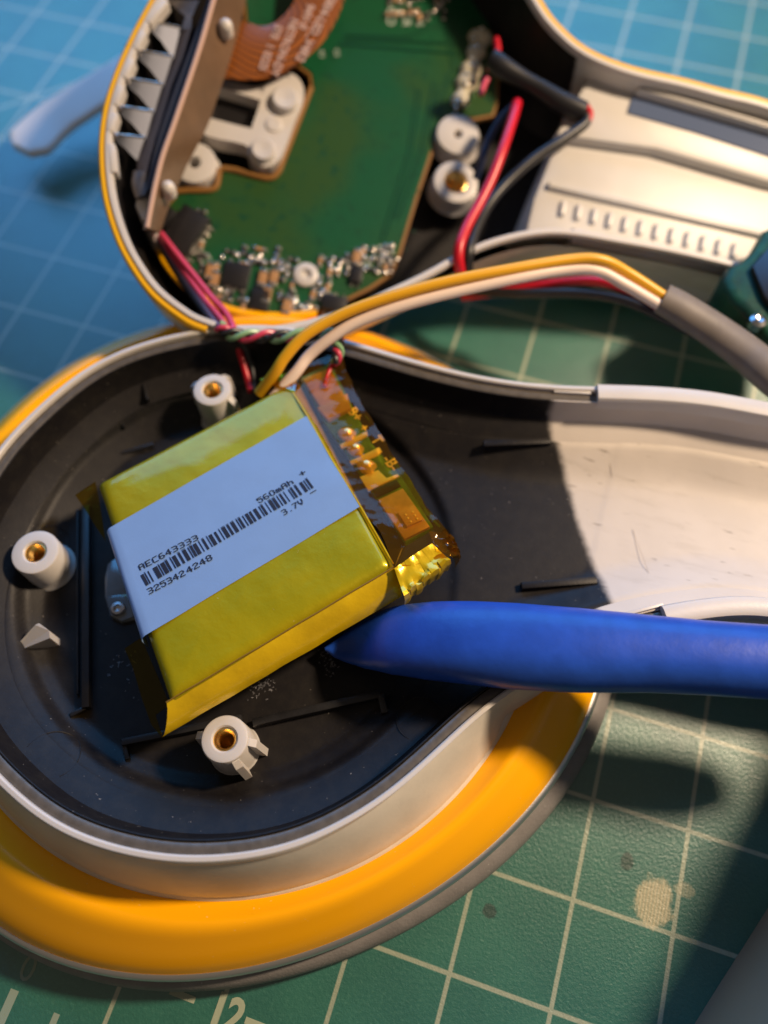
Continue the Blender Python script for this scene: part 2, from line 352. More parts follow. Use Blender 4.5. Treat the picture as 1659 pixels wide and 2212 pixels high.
# ================================================================== LOWER (FRONT) HALF: rings, wall, tray, handle
CX, CY = -5.4, 3.8
def ringloop(rf, w, n=180):
    o = []
    for i in range(n):
        t = 2 * math.pi * i / n; r = rf(t) if callable(rf) else rf; o.append(Vector((CX + r * math.cos(t), CY + r * math.sin(t), w)))
    return o
def ryo(t): return 4.847 + .03 * math.cos(t) - .106 * math.sin(t) + .046 * math.cos(2 * t) + .111 * math.sin(2 * t) + .095 * math.cos(3 * t) + .088 * math.sin(3 * t) + .13 * ((1 + math.cos(t - 2.2)) / 2) ** 2
def ryi(t): return 4.04
lo = thing('front_shell', 'white and yellow front half of the opened device, black tray upwards, nearest the camera', 'device shell', (CX, CY, 0))
prof = [(v.x, v.y) for v in crom([Vector(q) for q in ((-.06, .97), (0, 1.0), (.06, 1.04), (.14, 1.07), (.22, 1.11), (.30, 1.155), (.38, 1.16), (.48, 1.12), (.62, 1.02), (.78, .90), (.90, .79), (.97, .70), (1.0, .655))], 3)]
loft('yellow_ring', [ringloop(lambda t, a=a: ryi(t) + (ryo(t) - ryi(t)) * a, z) for a, z in prof], m_yel, lo)
loft('metal_trim', [ringloop(lambda t, a=a: ryo(t) + a, z) for a, z in [(-.03, .65), (-.005, .672), (.02, .665), (.055, .635), (.07, .60), (.05, .55), (-.05, .54)]], m_metal, lo)
loft('seam_ring', [ringloop(lambda t, a=a: ryo(t) + a, z) for a, z in [(-.1, .56), (.07, .54), (.075, .47), (-.1, .45)]], m_black, lo)
loft('silicone_cushion', [ringloop(lambda t, a=a: ryo(t) + (a * (1.08 - .35 * ((1 + math.cos(t + 1.6)) / 2) ** 4) if a > 0 else a), z) for a, z in [(-.15, .47), (.02, .46), (.10, .445), (.19, .39), (.25, .30), (.275, .18), (.25, .09), (.17, .02), (-.3, .004)]], m_sil, lo)
loft('head_flange', [ringloop(r, z) for r, z in [(4.12, .95), (4.085, 1.04), (4.03, 1.085), (3.9, 1.095), (3.0, 1.06)]], m_white2, lo)
prism('base_plate', ringloop(4.3, 0, 60), .01, .9, m_black, lo)
# outline of the shell, counter clockwise: near neck edge is travelled last
def zl(l, w=2.0): return [G.at(a, b, w) for a, b in l]
near = zl([(1659, 1322), (1560, 1324), (1451, 1340), (1390, 1353), (1300, 1384), (1200, 1432), (1094, 1496), (1029, 1546), (929, 1641), (829, 1728), (700, 1803), (600, 1840), (440, 1860), (300, 1849), (150, 1804), (50, 1738)])
left = [Vector((CX + r * math.cos(math.radians(a)), CY + r * math.sin(math.radians(a)), 2)) for a, r in ((-122, 3.74), (-138, 3.72), (-155, 3.66), (-172, 3.58), (-187, 3.52))]
far = zl([(0, 963), (100, 864), (200, 786), (300, 743), (400, 718), (520, 702), (629, 708), (738, 733), (811, 755), (905, 783), (970, 800), (1055, 818), (1169, 833), (1272, 837), (1414, 841), (1544, 853), (1659, 877)])
e0, e1_ = near[0], far[-1]
tip = [e1_ + Vector((1.3, .12, 0)), e1_ + Vector((2.5, -.25, 0)), e1_ + Vector((3.4, -1.2, 0)), e0 + Vector((3.0, .6, 0)), e0 + Vector((1.9, .15, 0))]
OUT = resample(crom(near + left + far + tip, 8, True), .09, True)
if area(OUT) < 0: OUT = OUT[::-1]
for _ in range(30): OUT = [OUT[i] * .5 + (OUT[i - 1] + OUT[(i + 1) % len(OUT)]) * .25 for i in range(len(OUT))]
kk = min(range(len(OUT)), key=lambda i: OUT[i].x); OUT = OUT[kk:] + OUT[:kk]
# taper of outer draft: full on the head, little along the handle
SC = [max(.28, min(1, (-2.4 - p.x) / 1.3 + .28)) for p in OUT]
def oloop(d, w): return inset_loop(OUT, d, w, True, SC if d > .02 else None)
def wloop(s_, w):
    o = []
    for i, p in enumerate(oloop(.052, w)):
        r = math.hypot(p.x - CX, p.y - CY); q = Vector((CX + (p.x - CX) * 4.045 / r, CY + (p.y - CY) * 4.045 / r, w)); n_ = oloop_n[i]
        f = max(0, min(1, (4.0 - r) / .18)); nk = Vector((p.x + n_.x * .10, p.y + n_.y * .10, w)); o.append(p.lerp(nk.lerp(q, f), s_))
    return o
oloop_n = normals2(OUT, True)
loft('outer_wall', [wloop(d, w) for d, w in [(1, .98), (1, 1.08), (.97, 1.13), (.88, 1.2), (.72, 1.34), (.52, 1.52), (.30, 1.70), (.12, 1.83), (0, 1.90)]], m_white2, lo)
loft('rim', [oloop(d, w) for d, w in [(.055, 1.895), (.045, 1.965), (.02, 1.995), (-.025, 2.0), (-.045, 1.985), (-.05, 1.93)]], m_white, lo)
loft('rim_step', [oloop(d, w) for d, w in [(-.045, 1.92), (-.06, 1.93), (-.15, 1.925), (-.175, 1.91), (-.18, 1.86)]], m_ledge, lo)
# underside of the handle
und = [p for p in OUT if p.x > -2.9]
loft('handle_underside', [oloop(d, w) for d, w in [(.10, 1.0), (.02, .94), (-.3, .86), (-1.0, .82)]], m_white2, lo)
loft('tray_wall', [oloop(d, w) for d, w in [(-.178, 1.87), (-.186, 1.93), (-.195, 1.935), (-.205, 1.93), (-.215, 1.86), (-.24, 1.66), (-.29, 1.54), (-.42, 1.485), (-.60, 1.394)]], m_coatrim, lo)
# interior floor as a relief grid
import numpy as np
oa = np.array([(p.x, p.y) for p in OUT]); ob = np.roll(oa, -1, 0)
def sdist(P):
    d = ob - oa; L2 = (d ** 2).sum(1); best = np.full(len(P), 1e9); ins = np.zeros(len(P), bool)
    for i in range(len(oa)):
        t = np.clip(((P - oa[i]) @ d[i]) / L2[i], 0, 1); q = P - oa[i] - t[:, None] * d[i]; best = np.minimum(best, (q ** 2).sum(1))
        c = (oa[i, 1] > P[:, 1]) != (ob[i, 1] > P[:, 1]); xx = oa[i, 0] + (P[:, 1] - oa[i, 1]) * d[i, 0] / (d[i, 1] if abs(d[i, 1]) > 1e-9 else 1e-9); ins ^= c & (P[:, 0] < xx)
    return np.where(ins, np.sqrt(best), -np.sqrt(best))
def sm(x, a, b): t = np.clip((x - a) / (b - a), 0, 1); return t * t * (3 - 2 * t)
def floor_z(P, d):
    r = np.hypot(P[:, 0] - CX, P[:, 1] - CY)
    ann = 1.50 - .32 * np.clip((d - .38) / .62, 0, 1)            # sloping band round the head
    head = ann - .10 * sm(-r, -2.98, -2.86)
    hx = sm(P[:, 0], -3.6, -1.9)
    hand = 1.50 - .30 * sm(d, .30, 1.15)
    return head * (1 - hx) + hand * hx + .006 * sm(P[:, 0], -.9, -.88)
st = .04; xs = np.arange(oa[:, 0].min(), oa[:, 0].max() + st, st); ys = np.arange(oa[:, 1].min(), oa[:, 1].max() + st, st)
gx, gy = np.meshgrid(xs, ys); P = np.stack([gx.ravel(), gy.ravel()], 1); D = sdist(P); Z = floor_z(P, D)
ok = (D > .46).reshape(gx.shape); idx = np.full(gx.shape, -1); vs = []; fs = []
it = 0
for i in range(gx.shape[0]):
    for j in range(gx.shape[1]):
        if ok[i, j]: idx[i, j] = it; it += 1; k = i * gx.shape[1] + j; vs.append((P[k, 0], P[k, 1], Z[k] - .05 * max(0, .60 - D[k]) / .14 ))
for i in range(gx.shape[0] - 1):
    for j in range(gx.shape[1] - 1):
        q = (idx[i, j], idx[i, j + 1], idx[i + 1, j + 1], idx[i + 1, j])
        if min(q) >= 0: fs.append(q)
mesh('tray_floor', vs, fs, m_coat, lo)
def fz(p):
    P = np.array([[p[0], p[1]]]); return float(floor_z(P, sdist(P))[0])
# raised lips of the handle beyond the notches
def sub_outline(xa, upper):
    L = [i for i, p in enumerate(OUT) if p.x > xa and (p.y > 6.3 if upper else p.y < 6.3)]
    # keep one run in order
    runs = []; cur = [L[0]]
    for a in L[1:]:
        if a == cur[-1] + 1: cur.append(a)
        else: runs.append(cur); cur = [a]
    runs.append(cur); return max(runs, key=len)
for upper, xa in ((True, G.at(1281, 845, 2).x), (False, G.at(1444, 1320, 2).x)):
    ids = sub_outline(xa, upper); Nn = normals2(OUT, True)
    pr = [(.045, 1.84), (.06, 1.95), (.04, 2.02), (0, 2.045), (-.14, 2.045), (-.19, 2.03), (-.22, 1.98), (-.225, 1.55), (-.25, 1.42)]
    L = [[Vector((OUT[i].x + Nn[i].x * d, OUT[i].y + Nn[i].y * d, w)) for d, w in pr] for i in ids]
    loft('handle_lip', L, m_white, lo, closed=False, cap0=True, cap1=True)
    pr = [(-.05, 1.86), (-.06, 1.925), (-.10, 1.93), (-.13, 1.90), (-.135, 1.5)]
# thin guide wall on the white neck ahead of the notch
for a, b in (((1196, 845), (1276, 849)), ((1336, 1331), (1432, 1305))):
    box('guide_wall', G.at(*a, 1.95), G.at(*b, 1.95), .05, 1.35, 1.97, m_white, lo, bev=.015)
# ribs
def rib(a, b, wd=.07, h=.13, mt=m_black, name='rib'):
    A_ = G.at(*a, 1.25); B_ = G.at(*b, 1.25); z = min(fz(A_), fz(B_)); return box(name, G.at(*a, z + h), G.at(*b, z + h), wd, z - .05, z + h, mt, lo, bev=.018)
rib((184, 1090), (184, 1528), .10); rib((166, 1100), (167, 1500), .03, .05); rib((184, 1528), (150, 1545), .06, .08)
rib((262, 1603), (520, 1550), .09, .12); rib((265, 1600), (275, 1640), .06, .08)
rib((545, 1560), (822, 1498), .10, .14); rib((822, 1498), (831, 1540), .09, .13)
rib((1045, 957), (1190, 950), .10, .09, m_coat)
rib((1127, 1264), (1290, 1252), .10, .10, m_coat)
rib((308, 828), (318, 862), .04, .05); rib((233, 870), (268, 922), .012, .02); rib((243, 983), (330, 958), .06, .07)
# shallow panel scores on the white handle
def score(pts, z=1.225):
    V = [G.at(a, b, z) for a, b in pts]; V = [Vector((v.x, v.y, fz(v) + .006)) for v in V]
    tube('score_line', V, .003, pm_score, lo, n=6, sub=1)
pm_score = pm('score_line_tan', (.46, .41, .36), .6)  # tan tone, darker than the handle, drawn along each score
score([(1290, 935), (1322, 1030)]); score([(1367, 1143), (1399, 1240)])
# moulding marks: ejector pin circles
for p, r in (((115, 963), .27), ((125, 1637), .30), ((905, 1560), .28), ((1085, 905), .2), ((790, 855), .2), ((110, 1160), .2)):
    c = G.at(*p, 1.25); z = fz(c)
    L = []
    for k in range(40):
        a = 2 * math.pi * k / 40; q = Vector((c.x + r * math.cos(a), c.y + r * math.sin(a), 0)); q.z = fz(q) + .001; L.append(q)
    tube('mould_mark', L + [L[0]], .008, m_coat, lo, n=6, sub=1)
# screw bosses with brass inserts
def boss(px, py, top, r, rb, tabs, hole=.5, fr=G, w0=None, name='screw_boss', parent=None, insert=True, mt=None):
    parent = parent or lo; mt = mt or m_white
    c = fr.at(px, py, top); z0 = w0 if w0 is not None else fz(c) - .04; rh = r * hole
    b = lathe(name, c, [(rb * 1.16, z0), (rb * 1.04, z0 + .05), (rb, z0 + .12), (r, top - .03), (r - .012, top - .008), (r - .035, top), (rh + .02, top), (rh, top - .02), (rh, top - .3)], mt, parent, fr=fr)
    if insert:
        L = []; n = 40; k = 0
        prof = [(rh, top - .035), (rh - .02, top - .03)]
        for k in range(7): prof += [(rh * .84, top - .05 - k * .05), (rh * .70, top - .075 - k * .05)]
        prof += [(.001, top - .42)]
        lathe('brass_insert', c, prof, m_brass, b, fr=fr)
    for a in tabs:
        a = math.radians(a); d = Vector((math.cos(a), math.sin(a), 0)); s = Vector((-d.y, d.x, 0)) * .045
        i = c + d * (r - .05); o = c + d * (r + .085); ob_ = c + d * (rb + .12)
        V = []
        for sgn in (-1, 1):
            for q, z in ((i, z0), (ob_, z0), (o, top - .11), (i + d * .06, top - .035), (i, top - .035)): V.append(Vector((q.x, q.y, z)) + s * sgn)
        mesh('boss_web', V, [(0, 1, 2, 3, 4), (9, 8, 7, 6, 5)] + [(k, (k + 1) % 5, 5 + (k + 1) % 5, 5 + k) for k in range(5)], mt, b, smooth=False, fr=fr)
    return b
boss(458, 841, 1.80, .275, .275, (78, 172, -8)); boss(75, 1192, 1.62, .315, .315, (), .45); boss(485, 1596, 1.78, .28, .30, (188, -42, 12), .5)
# triangular white gusset
g = [G.at(27, 1404, 1.20), G.at(76, 1350, 1.44), G.at(84, 1346, 1.45), G.at(106, 1362, 1.45), G.at(108, 1378, 1.42), G.at(36, 1407, 1.19)]
n = len(g); mesh('white_gusset', g + [Vector((p.x, p.y, 1.02)) for p in g], [tuple(range(n)), tuple(range(2 * n - 1, n - 1, -1))] + [(k, (k + 1) % n, n + (k + 1) % n, n + k) for k in range(n)], m_white, lo, smooth=False)
# smoky sensor window with a screw, half under the battery
sw = prism('sensor_window', [G.at(*q, 1.1) for q in ((226, 1250), (232, 1218), (250, 1205), (320, 1215), (330, 1330), (262, 1345), (238, 1332), (226, 1290))], 1.0, 1.11, m_clear, lo, bev=.03)
pw = prism('screw_plate', [G.at(*q, 1.14) for q in ((230, 1288), (275, 1282), (290, 1300), (290, 1332), (262, 1342), (238, 1330))], 1.08, 1.145, m_clear, sw, bev=.02)
lathe('screw_head', G.at(253, 1313, 1.2), [(.10, 1.14), (.10, 1.17), (.085, 1.195), (.05, 1.2), (.04, 1.17), (.001, 1.165)], m_screw, sw)
# crumbs and shavings lying in the tray
random.seed(3)
for (px, py, s) in ((262, 1428, .10), (700, 1415, .05), (713, 1440, .05), (560, 1487, .08), (575, 1478, .06), (1045, 1500, .05)):
    V = []; F = []; c = G.at(px, py, 1.09)
    for k in range(26):
        q = c + Vector((random.gauss(0, s), random.gauss(0, s), 0)); q.z = fz(q) + .006; a = random.random() * 6.28; l = random.uniform(.008, .035); d = Vector((math.cos(a), math.sin(a), random.uniform(-.2, .6))) * l; e = Vector((-math.sin(a), math.cos(a), .3)) * .006
        i = len(V); V += [q, q + d, q + d + e, q + e]; F.append((i, i + 1, i + 2, i + 3))
    o = mesh('plastic_shavings', V, F, m_dust, None, smooth=False); o['kind'] = 'stuff'
# ================================================================== BATTERY
bo = B.W(B.at(530, 1150, -.62)); bat = thing('battery_pack', 'lithium pouch battery in yellow film with pale blue barcode label, lying in the black tray', 'battery', bo)
TQ = [B.at(*q, 0) for q in ((205, 1040), (365, 1518), (853, 1222), (640, 812))]          # counter clockwise
BQ = [B.at(*q, -.52) for q in ((238, 1080), (392, 1556), (862, 1268), (662, 856))]
def rq(Q, ins, r, w, n=6, ne=14):
    P = [Vector((q.x, q.y)) for q in Q]; c = sum(P, Vector((0, 0))) / 4; out = []; N = 4; R = []
    for i in range(4):
        a, b, d = P[i - 1], P[i], P[(i + 1) % 4]; u = (a - b).normalized(); v = (d - b).normalized()
        b2 = b + (u + v) * ins; arc = []
        for k in range(n + 1):
            t = k / n; p0 = b2 + u * r; p2 = b2 + v * r; arc.append(p0 * (1 - t) ** 2 + b2 * 2 * t * (1 - t) + p2 * t * t)
        R.append(arc)
    for i in range(4):
        out += R[i]; nx = R[(i + 1) % 4][0]
        for k in range(1, ne): out.append(R[i][-1].lerp(nx, k / ne))
    return [Vector((p.x, p.y, w)) for p in out]
def mixq(t): return [a.lerp(b, t) for a, b in zip(TQ, BQ)]
L = []
for ins in (1.3, 1.1, .8, .5, .3, .2): L.append(rq(TQ, ins, .07, .018 * min(1, (ins - .15) / .4)))
for k in range(7):
    a = math.pi / 2 * k / 6; L.append(rq(mixq(.04 * k / 6), .15 * (1 - math.sin(a)) + 0.0, .07, .0 - .15 * (1 - math.cos(a))))
L += [rq(mixq(.45), 0, .10, -.28), rq(mixq(.5), -.012, .10, -.30), rq(mixq(.53), .012, .10, -.315), rq(mixq(.9), 0, .10, -.44), rq(mixq(1), .03, .1, -.50), rq(mixq(1), .1, .1, -.53)]
def bumpy(L):
    for l in L:
        for v in l:
            v.z += .012 * mnoise.noise(Vector((v.x * 1.5, v.y * 1.5, 3))) + .004 * mnoise.noise(Vector((v.x * 6, v.y * 6, 9))); s = .008 * mnoise.noise(Vector((v.x * 2.2, v.y * 2.2, v.z * 5)))
            v.x += s; v.y += s
    return L
loft('cell', bumpy(L), m_cell, bat, cap0=True, cap1=True, fr=B)
# folded film along the near edge
a0, a1 = B.at(362, 1520, -.06), B.at(852, 1228, -.06); b0, b1 = B.at(351, 1592, -.36), B.at(868, 1288, -.36)
Vf = []; nn = 40; cs = [(0, .0, .0), (.12, .045, .0), (.35, .07, 0), (.6, .075, 0), (.85, .055, 0), (1., .03, 0)]
for i in range(nn + 1):
    t = i / nn; p = a0.lerp(a1, t); q = b0.lerp(b1, t); row = []; out = (q - p); out.z = 0; out = out.normalized() if out.length > 1e-4 else Vector((0, -1, 0))
    nrm = Vector((a1.y - a0.y, -(a1.x - a0.x), 0)).normalized()
    for s, o, _ in cs:
        v = p.lerp(q, s) + nrm * (o - .03 + .010 * mnoise.noise(Vector((t * 9, s * 3, 1)))); Vf.append(v)
Ff = [(i * 6 + k, i * 6 + k + 1, (i + 1) * 6 + k + 1, (i + 1) * 6 + k) for i in range(nn) for k in range(5)]
mesh('folded_film', Vf, Ff, m_fold, bat, fr=B)
m_crease = pm('brown_crease', (.20, .11, .004), .5)
CRS = [a0.lerp(a1, k / 12) + Vector((0, 0, .055 + .006 * math.sin(k * 2.1))) for k in range(13)]
tube('film_crease', CRS, .009, m_crease, bat, n=6, fr=B)
CRS = [Vector((p.x, p.y, p.z + .05)) for p in [B.at(620, 832, -.05), B.at(662, 898, -.03), B.at(720, 1000, -.03), B.at(778, 1096, -.03), B.at(850, 1222, -.05)]]
tube('film_crease', CRS, .012, m_fold, bat, n=6, fr=B)
# label: a band that wraps over the left edge
def lq(a, w): return B.at(*a, w)
lt, lb = [(240, 1141), (664, 900)], [(316, 1374), (778, 1096)]
nu, nv = 34, 14; V = []
for i in range(nu + 1):
    u = i / nu
    for j in range(nv + 1):
        v = j / nv; A0 = B.at(*lt[0]).lerp(B.at(*lb[0]), v); A1 = B.at(*lt[1]).lerp(B.at(*lb[1]), v); q = A0.lerp(A1, u)
        q.z = .026 + .012 * mnoise.noise(Vector((q.x * 1.5, q.y * 1.5, 3)))
        V.append(q)
F = [(i * (nv + 1) + j, (i + 1) * (nv + 1) + j, (i + 1) * (nv + 1) + j + 1, i * (nv + 1) + j + 1) for i in range(nu) for j in range(nv)]
# wrap down over the left side
lw = len(V); dirl = (B.at(*lt[0]) - B.at(*lt[1])).normalized(); sides = [(.035, .016), (.06, -.01), (.078, -.05), (.082, -.12), (.07, -.3)]
for du, w in sides:
    for j in range(nv + 1):
        q = V[j].copy(); q = q + dirl * du; q.z = w + .0; V.append(q)
for s in range(len(sides)):
    for j in range(nv):
        a = j if s == 0 else lw + (s - 1) * (nv + 1) + j; b = lw + s * (nv + 1) + j; F.append((a, a + 1, b + 1, b))
lab = mesh('label', V, F, m_label, bat, fr=B)
LZ = .034
# barcode
bars = [(212, 845, 50), (262, 822, 20), (315, 795, 20), (430, 735, 75), (490, 695, 20), (550, 665, 65), (615, 630, 40), (685, 585, 18), (745, 560, 60), (828, 510, 38), (910, 460, 60), (985, 428, 18), (1028, 400, 42), (1090, 365, 60), (1162, 325, 16), (1228, 290, 38), (1295, 250, 16), (1350, 220, 58), (1428, 172, 38), (1495, 130, 16)]
BP = [(290.8 + .1323 * x, 1152.1 + .1323 * y, w * .1323) for x, y, w in bars]
bars = [(105, 1080, 62), (175, 1035, 38), (255, 1000, 56), (322, 950, 18), (368, 930, 38), (428, 892, 18), (490, 862, 52), (545, 822, 38), (622, 778, 55), (692, 735, 18), (732, 710, 38), (800, 670, 16), (868, 632, 55), (930, 598, 50), (985, 555, 18), (1038, 525, 38), (1098, 490, 16), (1172, 440, 18), (1212, 415, 38), (1278, 375, 38), (1370, 325, 50), (1415, 285, 18), (1462, 262, 38)]
BP += [(482.8 + .1323 * x, 1020.4 + .1323 * y, w * .1323) for x, y, w in bars]
s0 = B.at(BP[0][0], BP[0][1], LZ); s1 = B.at(BP[-1][0], BP[-1][1], LZ); dx = (s1 - s0).normalized(); dy = Vector((-dx.y, dx.x, 0)); cmpx = 1 / 176.
V = []; F = []
def lw_(q): return LZ - .026 + .026 + .012 * mnoise.noise(Vector((q.x * 1.5, q.y * 1.5, 3)))
def quad(o, x0, x1, y0, y1):
    i = len(V)
    for x, y in ((x0, y0), (x1, y0), (x1, y1), (x0, y1)):
        q = o + dx * x + dy * y; q.z = lw_(q); V.append(q)
    F.append((i, i + 1, i + 2, i + 3))
bh = .175
for x, y, w in BP:
    q = B.at(x, y, LZ); s = (q - s0).dot(dx); hw = w * cmpx * .53; quad(s0, s - hw, s + hw, .004, bh)
    if random.random() < .6: quad(s0, s - hw, s + hw, bh + .005, bh + .013)
mesh('barcode', V, F, m_ink, lab, smooth=False, fr=B)
FONT = {'A': '01110 10001 10001 11111 10001 10001 10001', 'E': '11111 10000 10000 11110 10000 10000 11111', 'C': '01111 10000 10000 10000 10000 10000 01111', '6': '01110 10000 10000 11110 10001 10001 01110', '4': '00010 00110 01010 10010 11111 00010 00010', '3': '11110 00001 00001 01110 00001 00001 11110', '2': '01110 10001 00001 00110 01000 10000 11111', '5': '11111 10000 11110 00001 00001 10001 01110', '8': '01110 10001 10001 01110 10001 10001 01110', '0': '01110 10001 10001 10001 10001 10001 01110', 'm': '00000 00000 11010 10101 10101 10101 10101', 'h': '10000 10000 10110 11001 10001 10001 10001', '.': '00000 00000 00000 00000 00000 00000 00100', '7': '11111 00001 00010 00100 00100 01000 01000', 'V': '10001 10001 10001 10001 01010 01010 00100', '+': '00000 00100 00100 11111 00100 00100 00000', '-': '00000 00000 00000 11111 00000 00000 00000', ' ': '00000 ' * 7}
def dots(body, p0, p1, h):
    global V, F
    V = []; F = []
    a = B.at(*p0, LZ); b = B.at(*p1, LZ); L_ = (b - a).length; n = len(body); adv = L_ / n; d = (b - a).normalized(); e = Vector((-d.y, d.x, 0)); px = adv * .78 / 5; py = h / 7
    for i, ch in enumerate(body):
        rows = FONT[ch].split()
        for r, row in enumerate(rows):
            for c, v in enumerate(row):
                if v == '1':
                    o = a + d * (i * adv + (c + .5) * px) + e * ((6.5 - r) * py); k = len(V)
                    for m in range(8):
                        an = m * math.pi / 4 + .39; q = o + d * (math.cos(an) * px * .78) + e * (math.sin(an) * py * .62); q.z = lw_(q) + .0005; V.append(q)
                    F.append(tuple(range(k, k + 8)))
    o = mesh('printed_text', V, F, m_ink, lab, smooth=False, fr=B); o['kind'] = 'stuff'; return o
dots('AEC643333', (302.5, 1232), (433, 1163.5), .083); dots('325342', (322.5, 1284), (404.5, 1240.5), .085); dots('4248', (407, 1239), (463.5, 1206), .085)
dots('560mAh', (560, 1087.5), (638, 1042), .083); dots('3.7V', (614, 1113.5), (660, 1085.5), .083); dots('+', (650, 1030), (666, 1022), .083); dots('-', (674, 1071), (690, 1062), .083)
# protection circuit behind the cell edge
fr = B; Q = lambda x, y: (603.5 + .248 * x, 740.6 + .248 * y)
bw = -.16
brd = prism('protection_board', [B.at(*Q(*q), bw) for q in ((190, 300), (440, 175), (640, 560), (800, 870), (1060, 1160), (1340, 1600), (1100, 1740), (700, 1130), (380, 680))], bw - .1, bw, m_bms, bat, bev=.01, fr=B)
def pad(name, pts, m, h=.03, b=.01, parent=None, w=bw): return prism(name, [B.at(*Q(*q), w + h) for q in pts], w, w + h, m, parent or brd, bev=b, fr=B)
prism('foil_gap', [B.at(*Q(*q), -.3) for q in ((60, 310), (190, 270), (700, 1130), (1100, 1740), (1010, 1950), (880, 1660), (690, 1420), (400, 850))], -.42, -.28, m_chip, bat, bev=.02, fr=B)
pad('nickel_tab', ((205, 310), (440, 215), (620, 565), (425, 665)), m_copper, .05); pad('nickel_tab', ((330, 560), (590, 440), (625, 565), (425, 665)), m_copper, .075)
pad('gold_pad', ((525, 885), (760, 765), (770, 800), (690, 850), (540, 918)), m_gold); pad('gold_pad', ((610, 1030), (820, 930), (870, 905), (895, 945), (840, 985), (630, 1058)), m_gold)
pad('gold_pad', ((700, 1165), (860, 1105), (935, 1175), (1030, 1140), (1045, 1160), (775, 1288)), m_gold)
pad('nickel_plate', ((810, 1275), (1020, 1185), (1060, 1245), (850, 1345)), m_chip, .03); pad('nickel_plate', ((860, 1365), (1075, 1265), (1310, 1600), (1090, 1710)), m_copper, .06)
pad('weld_tab', ((1030, 1475), (1170, 1410), (1245, 1540), (1110, 1600)), m_copper, .10)
for q in ((1100, 1495), (1160, 1470), (1120, 1525), (1180, 1500), (1145, 1555), (1200, 1530)):
    c = B.at(*Q(*q), bw + .11); lathe('weld_dot', c, [(.018, bw + .095), (.014, bw + .108), (.001, bw + .112)], m_gold, brd, n=8, fr=B)
for q, rx in (((590, 780), .125), ((665, 915), .115), ((760, 1060), .13)):
    c = B.at(*Q(*q), bw + .08); V = []; n = 16
    prf = [(1, 0), (.93, .05), (.75, .095), (.45, .125), (.18, .135)]
    L = [[Vector((c.x + rx * r * (1 + .18 * math.sin(3 * a + rx * 40)) * math.cos(a), c.y + rx * .8 * r * math.sin(a), bw + h)) for a in [2 * math.pi * k / n for k in range(n)]] for r, h in prf]
    loft('solder_joint', L, m_amber_s, brd, cap1=True, fr=B)
u = (B.at(*Q(1240, 1350)) - B.at(*Q(640, 560))); ang = math.atan2(u.y, u.x)
for s, q, sz in (('B+', (588, 590), .20), ('+', (690, 735), .17), ('T', (795, 840), .19), ('-B-', (895, 1010), .20)):
    p = B.at(*Q(*q), bw + .012); text('board_marking', s, sz, m_silka, brd, (p.x, p.y, bw + .006), ang, fr=B, offset=.004)
# lead stubs: red and green wire under the film
tube('lead_wire', [B.at(735, 745, .05), B.at(722, 775, 0), B.at(712, 800, -.05), B.at(700, 835, -.08)], .035, m_wred, bat, fr=B)
0 and tube('lead_wire', [B.at(772, 910, -.02), B.at(790, 930, -.02), B.at(800, 955, -.05)], .03, m_wred, bat, fr=B)
# amber film wrapped over the board
def film(name, inner, outer, mat, lift, rows=14, cols=60, crinkle=.014, side=.3, parent=bat, seed=0.0):
    ci = resample(crom([B.at(*q, .02) for q in inner], 6), .05); co = resample(crom([B.at(*q, lift) for q in outer], 6), .05)
    V = []
    for i in range(cols + 1):
        a = ci[int(round(i / cols * (len(ci) - 1)))]; b = co[int(round(i / cols * (len(co) - 1)))]
        for j in range(rows + 1):
            t = j / rows; p = a.lerp(b, t); k = max(0, (t - .55) / .45)
            p.z = .02 * (1 - t) - .03 * math.sin(t * 3.14) - .02 * t + crinkle * (.25 + 2.4 * k) * mnoise.noise(Vector((i / cols * 7 + seed, t * 3, seed))) * 1.6
            if k > 0: q = crinkle * k * mnoise.noise(Vector((i / cols * 16, t * 3, 5 + seed))); p.x += q; p.y += q
            V.append(p)
        for s in range(1, 5):
            q = V[-1].copy() if s == 1 else V[-1].copy(); q.z -= side / 4; d = (b - a).normalized() * (-.02 if s > 1 else .015); q.x += d.x; q.y += d.y; V.append(q)
    m = rows + 5
    F = [(i * m + j, (i + 1) * m + j, (i + 1) * m + j + 1, i * m + j + 1) for i in range(cols) for j in range(m - 1)]
    return mesh(name, V, F, mat, parent, fr=B)
film('amber_film', [Q(*q) for q in ((20, 260), (160, 480), (400, 850), (700, 1430), (880, 1650), (1000, 1960))], [Q(*q) for q in ((520, 60), (620, 330), (700, 490), (740, 575), (860, 750), (955, 925), (1060, 1075), (1240, 1350), (1380, 1540), (1475, 1650), (1575, 1845))], m_amber, -.02)
# yellow folded corner of film at the right end
def sheet(name, pts, w, mat, th=.015, parent=bat, sub=1, bend=.0):
    P = [B.at(*q[:2], q[2] if len(q) > 2 else w) for q in pts]; n = len(P)
    V = [p.copy() for p in P] + [Vector((p.x, p.y, p.z - th)) for p in P]
    return mesh(name, V, [tuple(range(n)), tuple(range(2 * n - 1, n - 1, -1))] + [(i, (i + 1) % n, n + (i + 1) % n, n + i) for i in range(n)], mat, parent, smooth=False, fr=B)
film('yellow_corner_film', [Q(*q) for q in ((1000, 1965), (1180, 1840), (1330, 1745))], [Q(*q) for q in ((1090, 2230), (1260, 2090), (1490, 1915))], m_fold, -.12, rows=8, cols=24, crinkle=.025, side=.4, seed=4)
film('corner_crumple', [Q(*q) for q in ((1300, 1640), (1340, 1740), (1380, 1800))], [Q(*q) for q in ((1475, 1650), (1560, 1800), (1560, 1880))], m_amber, -.05, rows=8, cols=16, crinkle=.07, side=.35, seed=9)
